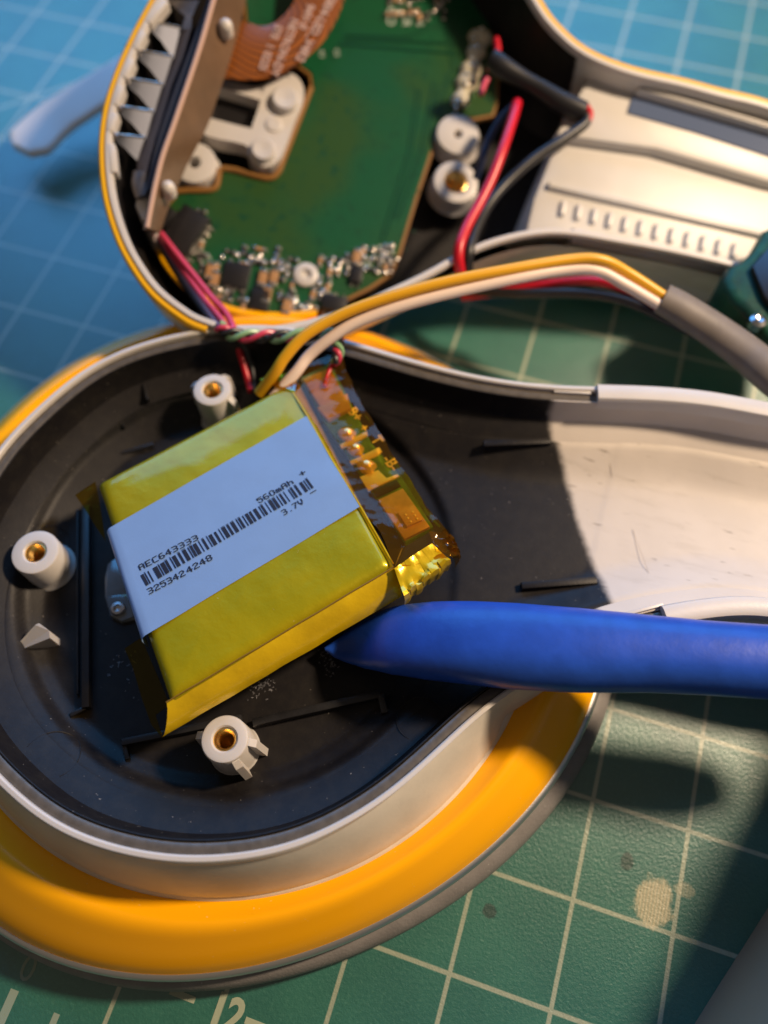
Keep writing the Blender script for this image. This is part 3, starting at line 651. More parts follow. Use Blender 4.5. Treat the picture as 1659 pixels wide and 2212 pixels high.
# clear film flaps that stick out on the left side
FL = [((269, 1401), (305, 1377), (367, 1523), (336, 1544), (353, 1597), (327, 1566), (306, 1508), (287, 1443)), ((162, 1069), (206, 1040), (214, 1080), (228, 1169), (205, 1135), (185, 1102))]
for f in FL: sheet('film_flap', [(x, y, -.12) for x, y in f], -.12, m_amber2, .006)
sheet('film_edge', [(560, 818, -.02), (612, 792, .05), (645, 800, .03), (652, 832, .0), (636, 846, .03), (600, 838, .01)], 0, m_amber2, .006)
# ================================================================== BLUE OPENING TOOL
tl = [(705, 1398, 1408, 1.30), (735, 1375, 1426, 1.36), (790, 1335, 1446, 1.58), (850, 1308, 1459, 1.80), (930, 1299, 1470, 2.0), (1020, 1299, 1480, 2.14), (1110, 1303, 1490, 2.24), (1250, 1314, 1497, 2.32), (1400, 1330, 1496, 2.36), (1520, 1342, 1501, 2.40), (1659, 1352, 1510, 2.44)]
C = []; 
for x, t, b, z in tl:
    p = G.at(x, t, z); q = G.at(x, b, z); C.append([(p + q) / 2, (p - q).length / 2 * .97])
d = (C[-1][0] - C[-3][0]).normalized()
for k in range(1, 7): C.append([C[-1 - 0][0] + d * .33, C[len(tl) - 1][1] * (1.0 if k < 5 else (.94 if k == 5 else .66))])
PC = crom([c for c, r in C], 5); PR = []
for i in range(len(C) - 1):
    for k in range(5): PR.append(C[i][1] + (C[i + 1][1] - C[i][1]) * k / 5)
PR.append(C[-1][1]); L = []
for i, p in enumerate(PC):
    t = (PC[min(len(PC) - 1, i + 1)] - PC[max(0, i - 1)]).normalized(); s = t.cross(Vector((0, 0, 1))).normalized(); u = s.cross(t).normalized(); r = PR[i]
    hh = min(.36, .05 + .34 * max(0, min(1, (i - 4) / 22)))
    ring = []
    for k in range(28):
        a = 2 * math.pi * k / 28; ca, sa = math.cos(a), math.sin(a); e = .78
        ring.append(p + s * r * math.copysign(abs(ca) ** e, ca) + u * (hh * (1.0 if sa > 0 else .8)) * math.copysign(abs(sa) ** (.95 if sa > 0 else .75), sa))
    L.append(ring)
tool = loft('opening_tool', L, m_blue, None, cap0=True, cap1=True); tag(tool, 'blue plastic opening tool with its tip pushed under the battery', 'pry tool')
tube('mould_seam', [l[26] for l in L[3:-6]], .009, m_blue, tool, n=6, sub=1)
# ================================================================== UPPER (REAR) HALF
uo = U.W(U.at(650, 350, -1.9)); up = thing('rear_shell', 'white rear half of the device with yellow edge line, propped behind the front half', 'device shell', uo)
ul = [(320, 0), (280, 75), (247, 150), (224, 220), (213, 285), (212, 350), (220, 425), (241, 500), (271, 565), (320, 635), (380, 685), (430, 712)]
ub = [(520, 735), (640, 725), (760, 690), (850, 650), (930, 612), (1029, 558), (1109, 531), (1180, 520), (1240, 523), (1330, 538), (1450, 560), (1580, 590), (1690, 620)]
ur = [(1800, 270), (1659, 213), (1560, 188), (1479, 166), (1379, 143), (1309, 119), (1254, 89), (1204, 42), (1174, 0), (1120, -90)]
ut = [(1040, -190), (930, -260), (800, -300), (670, -300), (540, -250), (440, -170), (370, -80)]
lr = [(1790, 640), (1900, 600), (1940, 450), (1900, 330)]
UO = resample(crom([U.at(*p) for p in ul + ub + lr + ur + ut], 8, True), .10, True)
if area(UO) < 0: UO = UO[::-1]
def uloop(d, w): return inset_loop(UO, d, w, True)
yl = [uloop(d, w) for d, w in [(-.02, -.25), (.0, -.12), (.0, -.03), (-.03, 0), (-.09, 0), (-.10, -.02)]]
ka = min(range(len(UO)), key=lambda i: (UO[i] - U.at(440, 715)).length); kb = min(range(len(UO)), key=lambda i: (UO[i] - U.at(1900, 330)).length); NU = len(UO)
ids = [(kb + i) % NU for i in range((ka - kb) % NU + 1)]
loft('yellow_edge', [[l[i] for i in ids] for l in yl], m_yel2, up, closed=False, fr=U)
loft('white_rim', [uloop(d, w) for d, w in [(-.09, -.05), (-.10, .012), (-.12, .03), (-.18, .025), (-.20, 0), (-.205, -.12)]], m_white, up, fr=U)
loft('side_wall', [uloop(d, w) for d, w in [(-.02, -.2), (-.06, -.8), (-.25, -1.5), (-.8, -1.85), (-1.4, -1.95), (-2.5, -1.98)]], m_white2, up, fr=U)
loft('inner_wall', [uloop(d, w) for d, w in [(-.20, -.05), (-.24, -.5), (-.33, -1.1), (-.45, -1.5), (-.62, -1.68)]], m_ucoat, up, fr=U)
ua = np.array([(p.x, p.y) for p in UO]); oa = ua; ob = np.roll(oa, -1, 0)
st = .09; xs = np.arange(oa[:, 0].min(), oa[:, 0].max() + st, st); ys = np.arange(oa[:, 1].min(), oa[:, 1].max() + st, st)
gx, gy = np.meshgrid(xs, ys); P = np.stack([gx.ravel(), gy.ravel()], 1); D = sdist(P); ok = (D > .5).reshape(gx.shape); idx = np.full(gx.shape, -1); vs = []; fs = []; it = 0
for i in range(gx.shape[0]):
    for j in range(gx.shape[1]):
        if ok[i, j]: idx[i, j] = it; it += 1; k = i * gx.shape[1] + j; vs.append((P[k, 0], P[k, 1], -1.70))
for i in range(gx.shape[0] - 1):
    for j in range(gx.shape[1] - 1):
        q = (idx[i, j], idx[i, j + 1], idx[i + 1, j + 1], idx[i + 1, j])
        if min(q) >= 0: fs.append(q)
mesh('inner_floor', vs, fs, m_ucoat, up, fr=U)
m_uw = pm('white_plastic_handle', (.60, .58, .55), .4, bump=(10, .1, .01), var=.04, vs=1)
# handle interior: raised deck with steps, recess, comb of teeth
def UL(l, w): return [U.at(a, b, w) for a, b in l]
prism('handle_deck', UL([(1248, 200), (1330, 180), (1400, 188), (1659, 252), (1820, 290), (1850, 600), (1659, 590), (1540, 572), (1330, 528), (1240, 514), (1132, 512), (1152, 425), (1184, 345)], -.55), -1.69, -.55, m_uw, up, bev=.12, fr=U)
prism('handle_deck', UL([(1282, 148), (1330, 140), (1400, 160), (1659, 226), (1820, 270), (1820, 430), (1659, 392), (1420, 322), (1200, 290), (1250, 200)], -.35), -.57, -.35, m_uw, up, bev=.1, fr=U)
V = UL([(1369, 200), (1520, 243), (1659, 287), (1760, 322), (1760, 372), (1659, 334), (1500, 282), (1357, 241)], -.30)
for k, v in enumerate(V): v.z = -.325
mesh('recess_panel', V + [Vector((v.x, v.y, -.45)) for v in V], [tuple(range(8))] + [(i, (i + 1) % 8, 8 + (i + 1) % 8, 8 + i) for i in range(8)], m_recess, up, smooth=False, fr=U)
box('handle_rail', U.at(1380, 186, -.15), U.at(1790, 306, -.15), .11, -.4, -.15, m_uw, up, fr=U, bev=.07)
box('handle_rail', U.at(1186, 396, -.45), U.at(1660, 505, -.45), .10, -.56, -.45, m_uw, up, fr=U, bev=.04)
for k in range(12):
    t = k / 11; x = 1226 + t * 375; y = 424 + t * 92
    box('comb_tooth', U.at(x, y, -.35), U.at(x - 6, y + 30, -.35), .08, -.6, -.47, m_uw, up, fr=U, bev=.03)
box('handle_side', U.at(1235, 506, -.2), U.at(1600, 580, -.2), .28, -1.5, -.18, m_uw, up, fr=U, bev=.10)
box('handle_underside', U.at(1240, 528, -1.1), U.at(1590, 606, -1.1), .25, -1.7, -1.05, m_greyunder, up, fr=U, bev=.06)
# wall segments between contact slots
Z3 = lambda x, y: (192 + .2976 * x, .2976 * y)
segs = [((560, 0), (430, 160)), ((395, 225), (335, 350)), ((310, 425), (255, 560)), ((235, 620), (190, 760)), ((190, 815), (150, 950)), ((160, 1040), (180, 1250))]
for a, b in segs: box('rim_block', U.at(*Z3(*a), .04), U.at(*Z3(*b), .04), .105, -.16, .045, m_white, up, fr=U, bev=.03)
# screw posts
boss(419, 350, -1.0, .36, .36, (), .26, fr=U, w0=-1.3, parent=up, insert=False, name='screw_post'); boss(990, 289, -1.0, .37, .37, (), .18, fr=U, w0=-1.3, parent=up, insert=False, name='screw_post')
boss(985, 392, -1.05, .38, .38, (), .52, fr=U, w0=-1.4, parent=up, name='screw_post'); 
# ================================================================== MAIN BOARD
pw_ = -1.15
mb = thing('main_circuit_board', 'large green main circuit board crowded with tiny parts, set in the black rear shell', 'circuit board', U.W(U.at(700, 350, pw_ - .1)))
OUTL = [(342, 531), (360, 440), (385, 413), (455, 410), (470, 395), (482, 363), (575, 385), (600, 372), (612, 345), (672, 190), (668, 160), (645, 143), (560, 120), (530, 60), (520, -60), (600, -200), (900, -200), (1010, -80), (1044, 0), (1069, 75), (1079, 150), (1077, 220), (1068, 250), (1030, 258), (960, 262), (944, 305), (904, 425), (867, 548), (847, 593), (800, 625), (753, 648), (684, 677), (600, 682), (520, 674), (447, 650), (395, 612), (356, 568)]
pl = UL(OUTL, pw_)
prism('board_laminate', pl, pw_ - .12, pw_ - .02, m_fibre, mb, fr=U, bev=0)
pc = [Vector((p.x, p.y, 0)) for p in pl]
if area(pc) < 0: pc = pc[::-1]
prism('solder_mask', inset_loop(pc, -.055, 0), pw_ - .02, pw_, m_pcb, mb, fr=U, bev=0)
ed = UL([(672, 190), (612, 345), (600, 372), (575, 385), (482, 363), (470, 395), (455, 410), (385, 413), (360, 432)], pw_ + .02); tube('gold_edge', [Vector((p.x, p.y, p.z)) for p in ed], .05, m_fibre, mb, fr=U, sub=3, n=8)
tube('gold_edge', UL([(342, 531), (360, 570), (395, 612), (447, 650), (520, 676), (600, 684), (684, 679)], pw_ + .02), .07, m_yel, mb, fr=U, n=8)
random.seed(11)
def comp(px, py, l, w, h, ang, kind):
    c = U.at(px, py, pw_); d = Vector((math.cos(ang), math.sin(ang), 0)); a = c - d * l / 2; b = c + d * l / 2
    if kind == 'chip':
        o = box('chip', a, b, w, pw_, pw_ + h, m_chip, mb, fr=U, bev=.015)
        e = Vector((-d.y, d.x, 0)); n = max(2, int(l / .11))
        for s in (-1, 1):
            for k in range(n):
                q = c + d * (l * ((k + .5) / n - .5)) + e * s * (w / 2 + .03); box('pin', q - e * .04, q + e * .04, .035, pw_, pw_ + .035, m_solder, o, fr=U, bev=0)
    else:
        o = box(kind, a, b, w, pw_, pw_ + h, {'capacitor': m_cap, 'resistor': m_chip}[kind], mb, fr=U, bev=.012)
        for s in (a, b): box('end_cap', s - d * .03, s + d * .03, w * 1.06, pw_, pw_ + h * 1.05, m_solder, o, fr=U, bev=.01)
comp(404, 512, .75, .48, .26, 1.35, 'chip'); comp(363, 485, .3, .26, .35, 1.2, 'chip'); comp(511, 597, .42, .42, .08, .12, 'chip'); comp(563, 650, .30, .36, .10, .12, 'chip'); comp(770, 597, .20, .28, .09, .12, 'chip'); comp(722, 660, .40, .26, .12, .12, 'chip')
for x, y in ((568, 605), (592, 603), (464, 608), (577, 640), (770, 560), (455, 590), (620, 665)): comp(x, y, .24, .13, .10, 1.69, 'capacitor')
spots = [(436, 552, 560, 582, 5, 2), (452, 612, 500, 660, 3, 4), (524, 622, 548, 664, 2, 4), (604, 566, 632, 640, 2, 5), (690, 566, 750, 592, 4, 2), (690, 610, 706, 640, 2, 3), (784, 545, 846, 585, 5, 3), (612, 645, 676, 672, 5, 2), (398, 462, 436, 560, 2, 5), (536, 552, 600, 572, 4, 2), (840, 4, 900, 34, 5, 2), (905, 4, 960, 40, 4, 2)]
for x0, y0, x1, y1, nx, ny in spots:
    for a in range(nx):
        for b in range(ny):
            if random.random() < .15: continue
            x = x0 + (x1 - x0) * a / (nx - 1) + random.uniform(-2, 2); y = y0 + (y1 - y0) * b / (ny - 1) - (x - x0) * .10
            comp(x, y, random.choice((.12, .16)), random.choice((.06, .08)), .045, random.choice((.12, 1.69)), random.choice(('resistor', 'resistor', 'capacitor')))
spots = [q[:4] + (1,) for q in spots]
for k in range(46):
    x0, y0, x1, y1, n = random.choice(spots); c = U.at(random.uniform(x0, x1), random.uniform(y0, y1), pw_)
    lathe('solder_joint', c, [(.05, pw_), (.045, pw_ + .03), (.02, pw_ + .05), (.001, pw_ + .055)], m_solder, mb, n=10, fr=U)
ey = lathe('mounting_eyelet', U.at(661, 592, pw_ + .06), [(.20, pw_), (.20, pw_ + .05), (.17, pw_ + .07), (.09, pw_ + .07), (.07, pw_ + .02), (.001, pw_ + .01)], m_white, mb, fr=U)
for pts in (((900, 190), (880, 330), (820, 520)), ((935, 175), (905, 330), (850, 470)), ((730, 95), (860, 105), (980, 115)), ((735, 85), (960, 92)), ((960, 60), (975, 150), (930, 240)), ((740, 75), (880, 80), (930, 50))):
    for k in range(2): tube('copper_trace', UL([(a + k * 9, b + k * 4) for a, b in pts], pw_ - .004), .016, m_trace, mb, fr=U, n=6, sub=1)
for s, x, y, sz in (('OO', 838, 5, .22), ('CR', 872, 18, .2), ('16', 900, 25, .2), ('K3', 690, 100, .12), ('C3', 722, 97, .12), ('W', 418, 505, .2), ('C78', 815, 520, .2), ('R8', 790, 555, .14), ('C12', 445, 545, .12)):
    p = U.at(x, y + 8, pw_ + .01); text('board_marking', s, sz, m_silk, mb, (p.x, p.y, pw_ + .003), -1.2 if y > 60 else -1.35, fr=U)
random.seed(5); V = []; F = []
for k in range(150):
    x = random.uniform(560, 1040); y = random.uniform(20, 560)
    if x < 700 and y < 400 or x > 1060 - max(0, y - 250) * .55: continue
    c = U.at(x, y, pw_); n = len(V); r_ = random.choice((.018, .025))
    V += [Vector((c.x + r_ * math.cos(a * math.pi / 4), c.y + r_ * math.sin(a * math.pi / 4), pw_ + .003)) for a in range(8)]; F.append(tuple(range(n, n + 8)))
o = mesh('vias', V, F, m_trace, mb, smooth=False, fr=U); o['kind'] = 'stuff'
# hot glue over the cable joint
V = [(1040, 70), (1030, 110), (1018, 150), (1005, 190), (990, 228)]
L = []
gl = UL(V, pw_ + .05); random.seed(2)
tube('glue_bead', gl, .21, m_glue, mb, fr=U, flat=.6, n=14, rad=lambda t: .8 + .28 * math.sin(t * 21) * math.sin(t * 9 + 1), sub=10)
for p in gl + UL([(1025, 85), (1008, 165), (985, 235)], pw_ + .12): lathe('solder_joint', p, [(.05, pw_ + .05), (.045, pw_ + .16), (.02, pw_ + .18), (.001, pw_ + .185)], m_solder, mb, n=10, fr=U)
# ================================================================== WHITE BRACKET
brk = thing('white_bracket', 'white plastic bracket with square black window and two round pegs, in the board cutout', 'bracket', U.W(U.at(560, 260, -1.3)))
oc = [Vector((p.x, p.y)) for p in crom(UL([(440, 190), (478, 172), (540, 186), (572, 182), (598, 163), (628, 158), (650, 176), (656, 208), (636, 262), (618, 312), (604, 342), (580, 360), (554, 354), (536, 332), (528, 312), (430, 282)], -.95), 4, True)]
ic = [Vector((p.x, p.y)) for p in crom(UL([(455, 190), (466, 187), (555, 214), (561, 222), (545, 270), (537, 276), (455, 255), (440, 250)], -.95), 4, True)]
bm = bmesh.new(); edges = []
for loop in (oc, ic):
    v = [bm.verts.new((p.x, p.y, -.95)) for p in loop]
    for i in range(len(v)): edges.append(bm.edges.new((v[i], v[(i + 1) % len(v)])))
bmesh.ops.triangle_fill(bm, edges=edges, use_beauty=True)
r = bmesh.ops.extrude_face_region(bm, geom=bm.faces[:])
bmesh.ops.translate(bm, verts=[e for e in r['geom'] if isinstance(e, bmesh.types.BMVert)], vec=(0, 0, -.35))
bm.verts.index_update(); vs = [v.co.copy() for v in bm.verts]; fs = [tuple(v.index for v in f.verts) for f in bm.faces]; bm.free()
bp = mesh('bracket_plate', vs, fs, m_white, brk, fr=U)
prism('dark_window', UL([(440, 180), (570, 210), (545, 285), (440, 260)], -1.2), -1.32, -1.22, m_chip, brk, fr=U)
for x, y, r_, h in ((615, 210, .22, .14), (568, 321, .20, .12), (592, 266, .14, .03)):
    lathe('peg', U.at(x, y, -.95 + h), [(r_, -.97), (r_, -.95 + h * .7), (r_ * .85, -.95 + h), (r_ * .3, -.95 + h * .9), (.001, -.95 + h * .85)], m_white, brk, fr=U, n=24)
# ================================================================== COPPER FLEX
fo = UL([(470, 165), (520, 172), (573, 169), (626, 148), (666, 119), (700, 85), (724, 45), (742, 0), (750, -60)], -.72); fi = UL([(500, 40), (533, 48), (565, 56), (585, 53), (600, 45), (621, 24), (636, 0), (640, -30), (642, -60)], -.72)
fo = crom(fo, 6); fi = crom(fi, 6); V = []
for a, b in zip(fo, fi):
    for j in range(7):
        p = a.lerp(b, j / 6); p.z = -.72 + .05 * math.sin(j / 6 * 3.14); V.append(p)
n = len(fo); F = [(i * 7 + j, (i + 1) * 7 + j, (i + 1) * 7 + j + 1, i * 7 + j + 1) for i in range(n - 1) for j in range(6)]
k = len(V); V += [Vector((p.x, p.y, p.z - .03)) for p in V]; F += [tuple(k + x for x in f[::-1]) for f in F]
fx = thing('flex_cable', 'copper coloured curved flex cable printed with white letters, over the green board', 'flex cable', U.W(U.at(600, 120, -.75)))
mesh('flex_strip', V, F, m_flex, fx, fr=U)
m_fp = pm('pale_flex_print', (.55, .38, .32), .6)
for s, a, b, sz in (('E804-LED_V4R2', (712, -12), (632, 143), .20), ('94V-0', (664, 8), (640, 74), .20), ('NETRON-DY', (630, 40), (586, 158), .19), ('STE', (596, 54), (584, 84), .17), ('1 0225', (578, 94), (560, 147), .18)):
    p = U.at(*a, -.68); q = U.at(*b, -.68); d = q - p; t = text('flex_print', s, sz, m_fp, fx, (p.x, p.y, -.665), math.atan2(d.y, d.x), fr=U, offset=.003, thick=.006)
    vs_ = [v.co for v in t.data.vertices]
# ================================================================== SIDE BOARD, RUBBER, SPRING CONTACTS
sb = thing('side_circuit_board', 'narrow tan circuit board standing on edge beside the row of contact springs', 'circuit board', U.W(U.at(430, 250, -1.0)))
eL = [(474, -30), (460, 20), (443, 80), (424, 140), (402, 205), (378, 275), (355, 340), (340, 400), (330, 450), (322, 494)]; eR = [(540, -30), (527, 20), (512, 80), (494, 140), (472, 205), (447, 275), (408, 350), (383, 405), (362, 455), (347, 502)]
cl = crom(UL(eL, .05), 6); cr = crom(UL(eR, -.55), 6); V = []
for a, b in zip(cl, cr):
    for t in (0, .25, .5, .75, 1): V.append(a.lerp(b, t))
n = len(cl); nf = Vector((-.10, -.02, -.08)); F = [(i * 5 + j, (i + 1) * 5 + j, (i + 1) * 5 + j + 1, i * 5 + j + 1) for i in range(n - 1) for j in range(4)]
k = len(V); V2 = V + [p + nf for p in V]; F2 = F + [tuple(k + x for x in f[::-1]) for f in F] + [(i * 5, k + i * 5, k + (i + 1) * 5, (i + 1) * 5) for i in range(n - 1)] + [(i * 5 + 4, (i + 1) * 5 + 4, k + (i + 1) * 5 + 4, k + i * 5 + 4) for i in range(n - 1)] + [(0, 1, 2, 3, 4, k + 4, k + 3, k + 2, k + 1, k)] + [tuple((n - 1) * 5 + x for x in (0, 1, 2, 3, 4)) + tuple(k + (n - 1) * 5 + x for x in (4, 3, 2, 1, 0))]
mesh('board_strip', V2, F2, m_tan, sb, fr=U)
tube('board_edge', [p + Vector((-.03, 0, .0)) for p in cl], .04, m_tanedge, sb, fr=U, sub=1, n=8)
for x, y in ((487, 52), (362, 403)):
    c = U.at(x, y, -.05); lathe('locating_peg', c, [(.11, -.25), (.11, -.10), (.10, -.04), (.06, 0), (.001, .015)], m_white, sb, fr=U, n=20)
sr = crom(UL([(452, -30), (440, 10), (412, 80), (388, 140), (362, 210), (338, 280), (322, 345), (312, 410)], -.02), 6); s2 = crom(UL([(474, -30), (458, 20), (440, 80), (420, 140), (398, 205), (372, 280), (350, 345), (336, 405)], -.02), 6)
V = []
for a, b in zip(sr, s2):
    for p, w in ((a, -.8), (a, -.10), (a.lerp(b, .3), -.03), (b, -.05), (b, -.8)): V.append(Vector((p.x, p.y, w)))
n = len(sr); F = [(i * 5 + j, (i + 1) * 5 + j, (i + 1) * 5 + (j + 1) % 5, i * 5 + (j + 1) % 5) for i in range(n - 1) for j in range(5)] + [(0, 1, 2, 3, 4), tuple((n - 1) * 5 + x for x in (4, 3, 2, 1, 0))]
tag(mesh('rubber_strip', V, F, m_rubber, None, fr=U), 'dark blue black rubber strip between metal springs and tan board', 'rubber strip')
# spring contact sheet
sp = thing('spring_contact_sheet', 'bent shiny metal sheet with five pointed spring fingers reaching into the white rim', 'spring contacts', U.W(U.at(330, 220, -.6)))
T = [(430, 172), (330, 372), (250, 575), (200, 780), (165, 985)]; R_ = [(670, 215), (612, 425), (540, 625), (472, 822), (412, 1012), (350, 1165)]
RW = -.12; TW = -.08
inn = crom(UL([Z3(*q) for q in R_] , -.35), 4); 
top_ = [U.at(*Z3(760, 60), -.35)] ; 
rt = UL([Z3(*q) for q in ((745, 200), (680, 420), (600, 620), (540, 820), (480, 1010), (440, 1160), (420, 1250))], -.1)
lf = UL([Z3(*q) for q in ((670, 215), (612, 425), (540, 625), (472, 822), (412, 1012), (350, 1165), (350, 1250))], -.3)
V = [p for ab in zip(lf, rt) for p in ab]; n = len(lf); F = [(2 * i, 2 * i + 2, 2 * i + 3, 2 * i + 1) for i in range(n - 1)]
m_taupe = pm('taupe_metal', (.19, .16, .155), .5, metal=.4)
mesh('contact_band', V, F, m_taupe, sp, fr=U)
m_fing = pm('bright_spring_finger', (.10, .108, .135), .5, metal=.8, bump=(5, .15, .01))
for k in range(5):
    t = U.at(*Z3(*T[k]), TW); a = U.at(*Z3(*R_[k]), -.3); b = U.at(*Z3(*R_[k + 1]), -.3)
    # the finger: from a point in the rim widening along a curved edge to the band
    top = [t.lerp(a, s) for s in (0, .25, .5, .75, 1)]; cv = [t, t.lerp(b, .22) + (b - a) * .05, t.lerp(b, .5) - (b - a) * .02, t.lerp(b, .78), b]
    V = []
    for p, q in zip(top, cv):
        p = p.copy(); q = q.copy(); p.z += .05 * math.sin(3.14 * .5); V += [p, q]
    F = [(2 * i, 2 * i + 2, 2 * i + 3, 2 * i + 1) for i in range(4)]
    f = mesh('spring_finger', V, F, m_fing, sp, fr=U)
    for i in range(4): V[2 * i]
    tube('finger_edge', [p + Vector((0, 0, .05)) for p in top], .018, m_gold if False else m_solder, f, fr=U, n=6)
    tube('finger_tip', [t + Vector((-.12, .02, .02)), t + Vector((0, 0, .04)), t + Vector((.1, -.02, .02))], .045, m_steel, f, fr=U, n=8)
mesh('top_bracket', UL([Z3(*q) for q in ((560, 0), (700, 0), (800, 0), (745, 130), (745, 200), (670, 215), (700, 120))], -.2), [(0, 1, 6), (1, 2, 3, 6), (6, 3, 4, 5)], m_steel, sp, fr=U, smooth=False)
tube('end_tab', UL([(306, 372), (303, 395), (312, 425)], -.2), .14, m_steel, sp, fr=U, flat=.4)
prism('white_end_block', UL([(296, 415), (318, 405), (330, 440), (322, 488), (302, 468), (290, 440)], -.25), -1.3, -.25, m_white, sp, bev=.07, fr=U)
# ================================================================== WIRES
def wire(label, pts, r, m, cat='wire', name='wire', group=None, fr=None, **k):
    V = [G.at(*p) for p in pts] if fr is None else [fr.at(*p) for p in pts]
    o = tube(name, V, r, m, None, fr=fr, **k); return tag(o, label, cat, group)
wire('thick yellow wire arching from the battery to the grey cable sleeve', [(560, 850, 1.9), (594, 805, 2.2), (615, 772, 2.35), (655, 728, 2.5), (715, 691, 2.6), (800, 655, 2.7), (950, 612, 2.8), (1100, 582, 2.8), (1230, 561, 2.75), (1300, 562, 2.7), (1360, 592, 2.5), (1440, 644, 2.25), (1475, 664, 2.1), (1510, 690, 2.0)], .08, m_wyel)
wire('thick white wire running beside the yellow one into the sleeve', [(590, 860, 1.95), (638, 806, 2.15), (668, 768, 2.25), (715, 730, 2.4), (775, 695, 2.52), (900, 651, 2.65), (1100, 604, 2.7), (1220, 583, 2.65), (1290, 585, 2.6), (1350, 615, 2.45), (1430, 662, 2.2), (1470, 682, 2.05), (1510, 708, 1.95)], .08, m_wwht)
wire('red wire under the white one, leading into the grey sleeve', [(1000, 640, .9), (1100, 628, 1.3), (1200, 612, 1.6), (1290, 608, 1.9), (1370, 632, 2.0), (1440, 672, 2.05), (1500, 700, 2.0)], .075, m_wred)
wire('black wire lowest in the bundle, leading into the grey sleeve', [(960, 620, .8), (1020, 628, 1.1), (1110, 634, 1.4), (1250, 634, 1.7), (1350, 650, 1.9), (1440, 690, 1.95), (1510, 725, 1.95)], .08, m_wblk)
wire('loose red wire curving down over the black inside of the rear shell', [(1117, 222, -.3), (1108, 255, -.15), (1085, 325, 0), (1060, 390, .0), (1035, 440, 0), (1008, 490, .05), (992, 535, .1), (992, 575, .0), (1002, 610, -.3)], .085, m_wred, fr=U)
wire('black wire bending back from the end of the black sleeve', [(1266, 250, -.2), (1262, 268, -.2), (1210, 305, -.2), (1150, 345, -.25), (1090, 400, -.3), (1050, 450, -.25), (1025, 500, -.1), (1012, 550, 0), (1010, 600, -.3)], .085, m_wblk, fr=U)
wire('thin dark blue wire left of the loose red wire', [(1108, 228, -.35), (1078, 262, -.45), (1052, 310, -.55), (1040, 350, -.6), (1028, 385, -.8)], .06, m_wnavy, fr=U)
sl = thing('black_sleeve', 'fuzzy black cable sleeve with red wire end, crossing towards the white handle', 'cable sleeve', U.W(U.at(1160, 190, -.7)))
tube('sleeve_tube', UL([(1062, 125, ), (1085, 145), (1120, 165), (1165, 190), (1215, 222), (1262, 243)], -.22), .17, m_wblk, sl, fr=U, rad=lambda t: .9 + .12 * math.sin(t * 9))
tube('wire_end', UL([(1264, 228), (1274, 245), (1270, 262)], -.18), .06, m_wred, sl, fr=U)
tube('wire_end', UL([(1072, 84), (1075, 105), (1072, 130)], -.6), .06, m_wred, sl, fr=U); tube('wire_end', UL([(1052, 145), (1064, 146)], -.7), .06, m_wred, sl, fr=U, sub=1); tube('wire_end', UL([(1052, 170), (1045, 185), (1038, 205)], -.8), .05, m_pink, sl, fr=U)
# grey outer sleeve
gs = tube('cable_sleeve', [G.at(*p) for p in ((1430, 645, 2.2), (1470, 667, 2.15), (1540, 712, 2.05), (1610, 762, 2.0), (1670, 812, 2.0), (1780, 900, 1.9), (1850, 1000, 1.7))], .262, m_sleeve, None, flat=.8, n=24, rad=lambda t: .92 + .5 * t * .5)
tag(gs, 'thick grey brown cable sleeve leaving at the right edge', 'cable sleeve')
# thin wires from the side board to the tray
th = 'thin sensor wires'
wire('bright pink thin wire, rightmost of the thin wires leaving the tan board', [(348, 505, 2.0), (375, 540, 2.0), (415, 590, 1.95), (455, 640, 1.95), (485, 672, 2.0), (503, 705, 2.1), (500, 716, 2.12)], .05, m_pink, group=th)
wire('pink thin wire running just left of the bright pink one', [(346, 510, 1.9), (368, 545, 1.9), (400, 590, 1.9), (440, 645, 1.95), (470, 680, 2.05), (490, 706, 2.12)], .045, m_pink, group=th)
wire('mauve thin wire in the middle of the thin bundle', [(344, 512, 1.8), (362, 548, 1.8), (392, 592, 1.85), (430, 645, 1.9), (462, 690, 2.0), (478, 710, 2.1)], .045, m_mauve, group=th)
wire('black thin wire on the left of the thin bundle', [(342, 515, 1.75), (357, 550, 1.75), (384, 595, 1.8), (420, 645, 1.85), (455, 692, 1.95), (474, 712, 2.1)], .045, m_wblk, group=th)
base = crom([G.at(*p) for p in ((474, 706, 2.12), (500, 722, 2.12), (560, 727, 2.1), (620, 727, 2.12), (680, 722, 2.2), (712, 722, 2.25), (730, 738, 2.28), (731, 762, 2.22), (722, 785, 2.15))], 14)
for k, (m, lb) in enumerate(((m_pink, 'pink strand of the twisted thin wires lying on the tray rim'), (m_green, 'pale green strand of the twisted thin wires on the tray rim'), (m_wblk, 'black strand of the twisted thin wires on the tray rim'))):
    V = []
    for i, p in enumerate(base):
        t = i / (len(base) - 1); a = t * 30 + k * 2.094; rr = .065 if t < .7 else .065 - .03 * (t - .7) / .3
        tg = (base[min(len(base) - 1, i + 1)] - base[max(0, i - 1)]).normalized(); s = tg.cross(Vector((0, 0, 1))).normalized(); V.append(p + s * rr * math.cos(a) + Vector((0, 0, rr * math.sin(a))))
    tag(tube('twisted_wire', V, .04, m, None, sub=1, n=8), lb, 'wire', 'twisted thin wires')
wire('thin red wire dropping from the rim into the tray beside a screw post', [(508, 722, 2.0), (515, 750, 1.75), (527, 790, 1.6), (537, 825, 1.5), (542, 845, 1.5)], .05, m_wred)
wire('thin black wire dropping into the tray right of the red one', [(513, 722, 1.98), (532, 755, 1.75), (543, 790, 1.6), (548, 825, 1.5), (546, 845, 1.5)], .045, m_wblk)
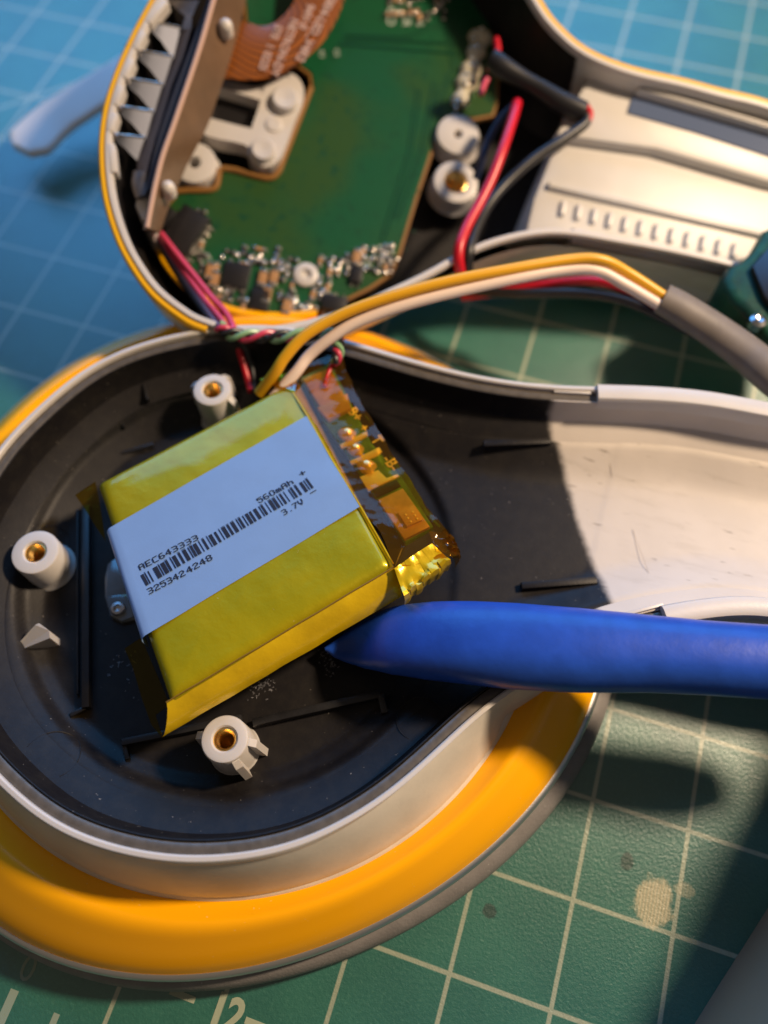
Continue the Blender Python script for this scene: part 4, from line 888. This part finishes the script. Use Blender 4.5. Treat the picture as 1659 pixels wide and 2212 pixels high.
# ================================================================== OTHER PIECES ON THE MAT
ws = [G.at(*p) for p in ((48, 325, .55), (110, 265, .62), (175, 220, .75), (250, 175, .9), (330, 130, 1.0))]
V = []
for i, p in enumerate(ws):
    t = (ws[min(4, i + 1)] - ws[max(0, i - 1)]).normalized(); s = t.cross(Vector((0, 0, 1))).normalized(); V.append((p, s))
P_ = crom([p for p, s in V], 8); L = []
for i, p in enumerate(P_):
    t = (P_[min(len(P_) - 1, i + 1)] - P_[max(0, i - 1)]).normalized(); s = t.cross(Vector((0, 0, 1))).normalized(); e = min(1, (i + 2) / 4)
    ring = []
    for k in range(24):
        a = 2 * math.pi * k / 24; ca, sa = math.cos(a), math.sin(a); ring.append(p + s * .50 * e * math.copysign(abs(ca) ** .3, ca) + Vector((0, 0, .09 * math.copysign(abs(sa) ** .6, sa))))
    L.append(ring)
tag(loft('white_strip', L, m_strip, None, cap0=True, cap1=True), 'blurred white plastic strip on the mat, half under the rear shell', 'plastic strip')
# rounded white part in the lower right corner
q0 = G.at(1500, 2212, 0); q1 = G.at(1659, 1960, 0); dd = (q1 - q0).normalized(); nn_ = Vector((dd.y, -dd.x, 0))
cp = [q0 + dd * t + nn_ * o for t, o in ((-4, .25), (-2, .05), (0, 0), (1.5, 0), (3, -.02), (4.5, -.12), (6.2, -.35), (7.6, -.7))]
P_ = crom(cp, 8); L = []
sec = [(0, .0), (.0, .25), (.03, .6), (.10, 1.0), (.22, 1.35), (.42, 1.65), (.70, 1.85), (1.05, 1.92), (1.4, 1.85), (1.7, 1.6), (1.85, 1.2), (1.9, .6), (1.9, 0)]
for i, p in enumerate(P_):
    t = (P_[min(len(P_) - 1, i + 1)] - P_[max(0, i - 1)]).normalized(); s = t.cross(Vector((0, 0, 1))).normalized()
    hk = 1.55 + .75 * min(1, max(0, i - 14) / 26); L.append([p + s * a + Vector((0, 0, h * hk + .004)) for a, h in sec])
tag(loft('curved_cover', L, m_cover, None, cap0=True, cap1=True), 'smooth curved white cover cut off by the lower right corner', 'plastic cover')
# dark green glossy piece at the right edge
dg = thing('green_plastic_piece', 'blurred dark green glossy piece against the right edge, above the grey sleeve', 'plastic piece', G.at(1640, 600, 0))
prism('green_body', [G.at(*q, 2.0) for q in ((1700, 470), (1650, 492), (1622, 540), (1600, 560), (1572, 572), (1562, 600), (1578, 640), (1612, 672), (1645, 712), (1700, 760), (1850, 700), (1850, 480))], 1.2, 2.0, m_dgreen, dg, bev=.14, seg=4)
prism('dark_facet', [G.at(*q, 2.1) for q in ((1700, 505), (1655, 540), (1625, 575), (1650, 640), (1700, 700), (1800, 620), (1800, 500))], 1.98, 2.12, m_chip, dg, bev=.05)
lathe('screw_head', G.at(1640, 690, 2.05), [(.12, 1.9), (.12, 2.03), (.06, 2.07), (.001, 2.05)], m_screw, dg, n=16)
S.render.resolution_x = 768; S.render.resolution_y = 1024
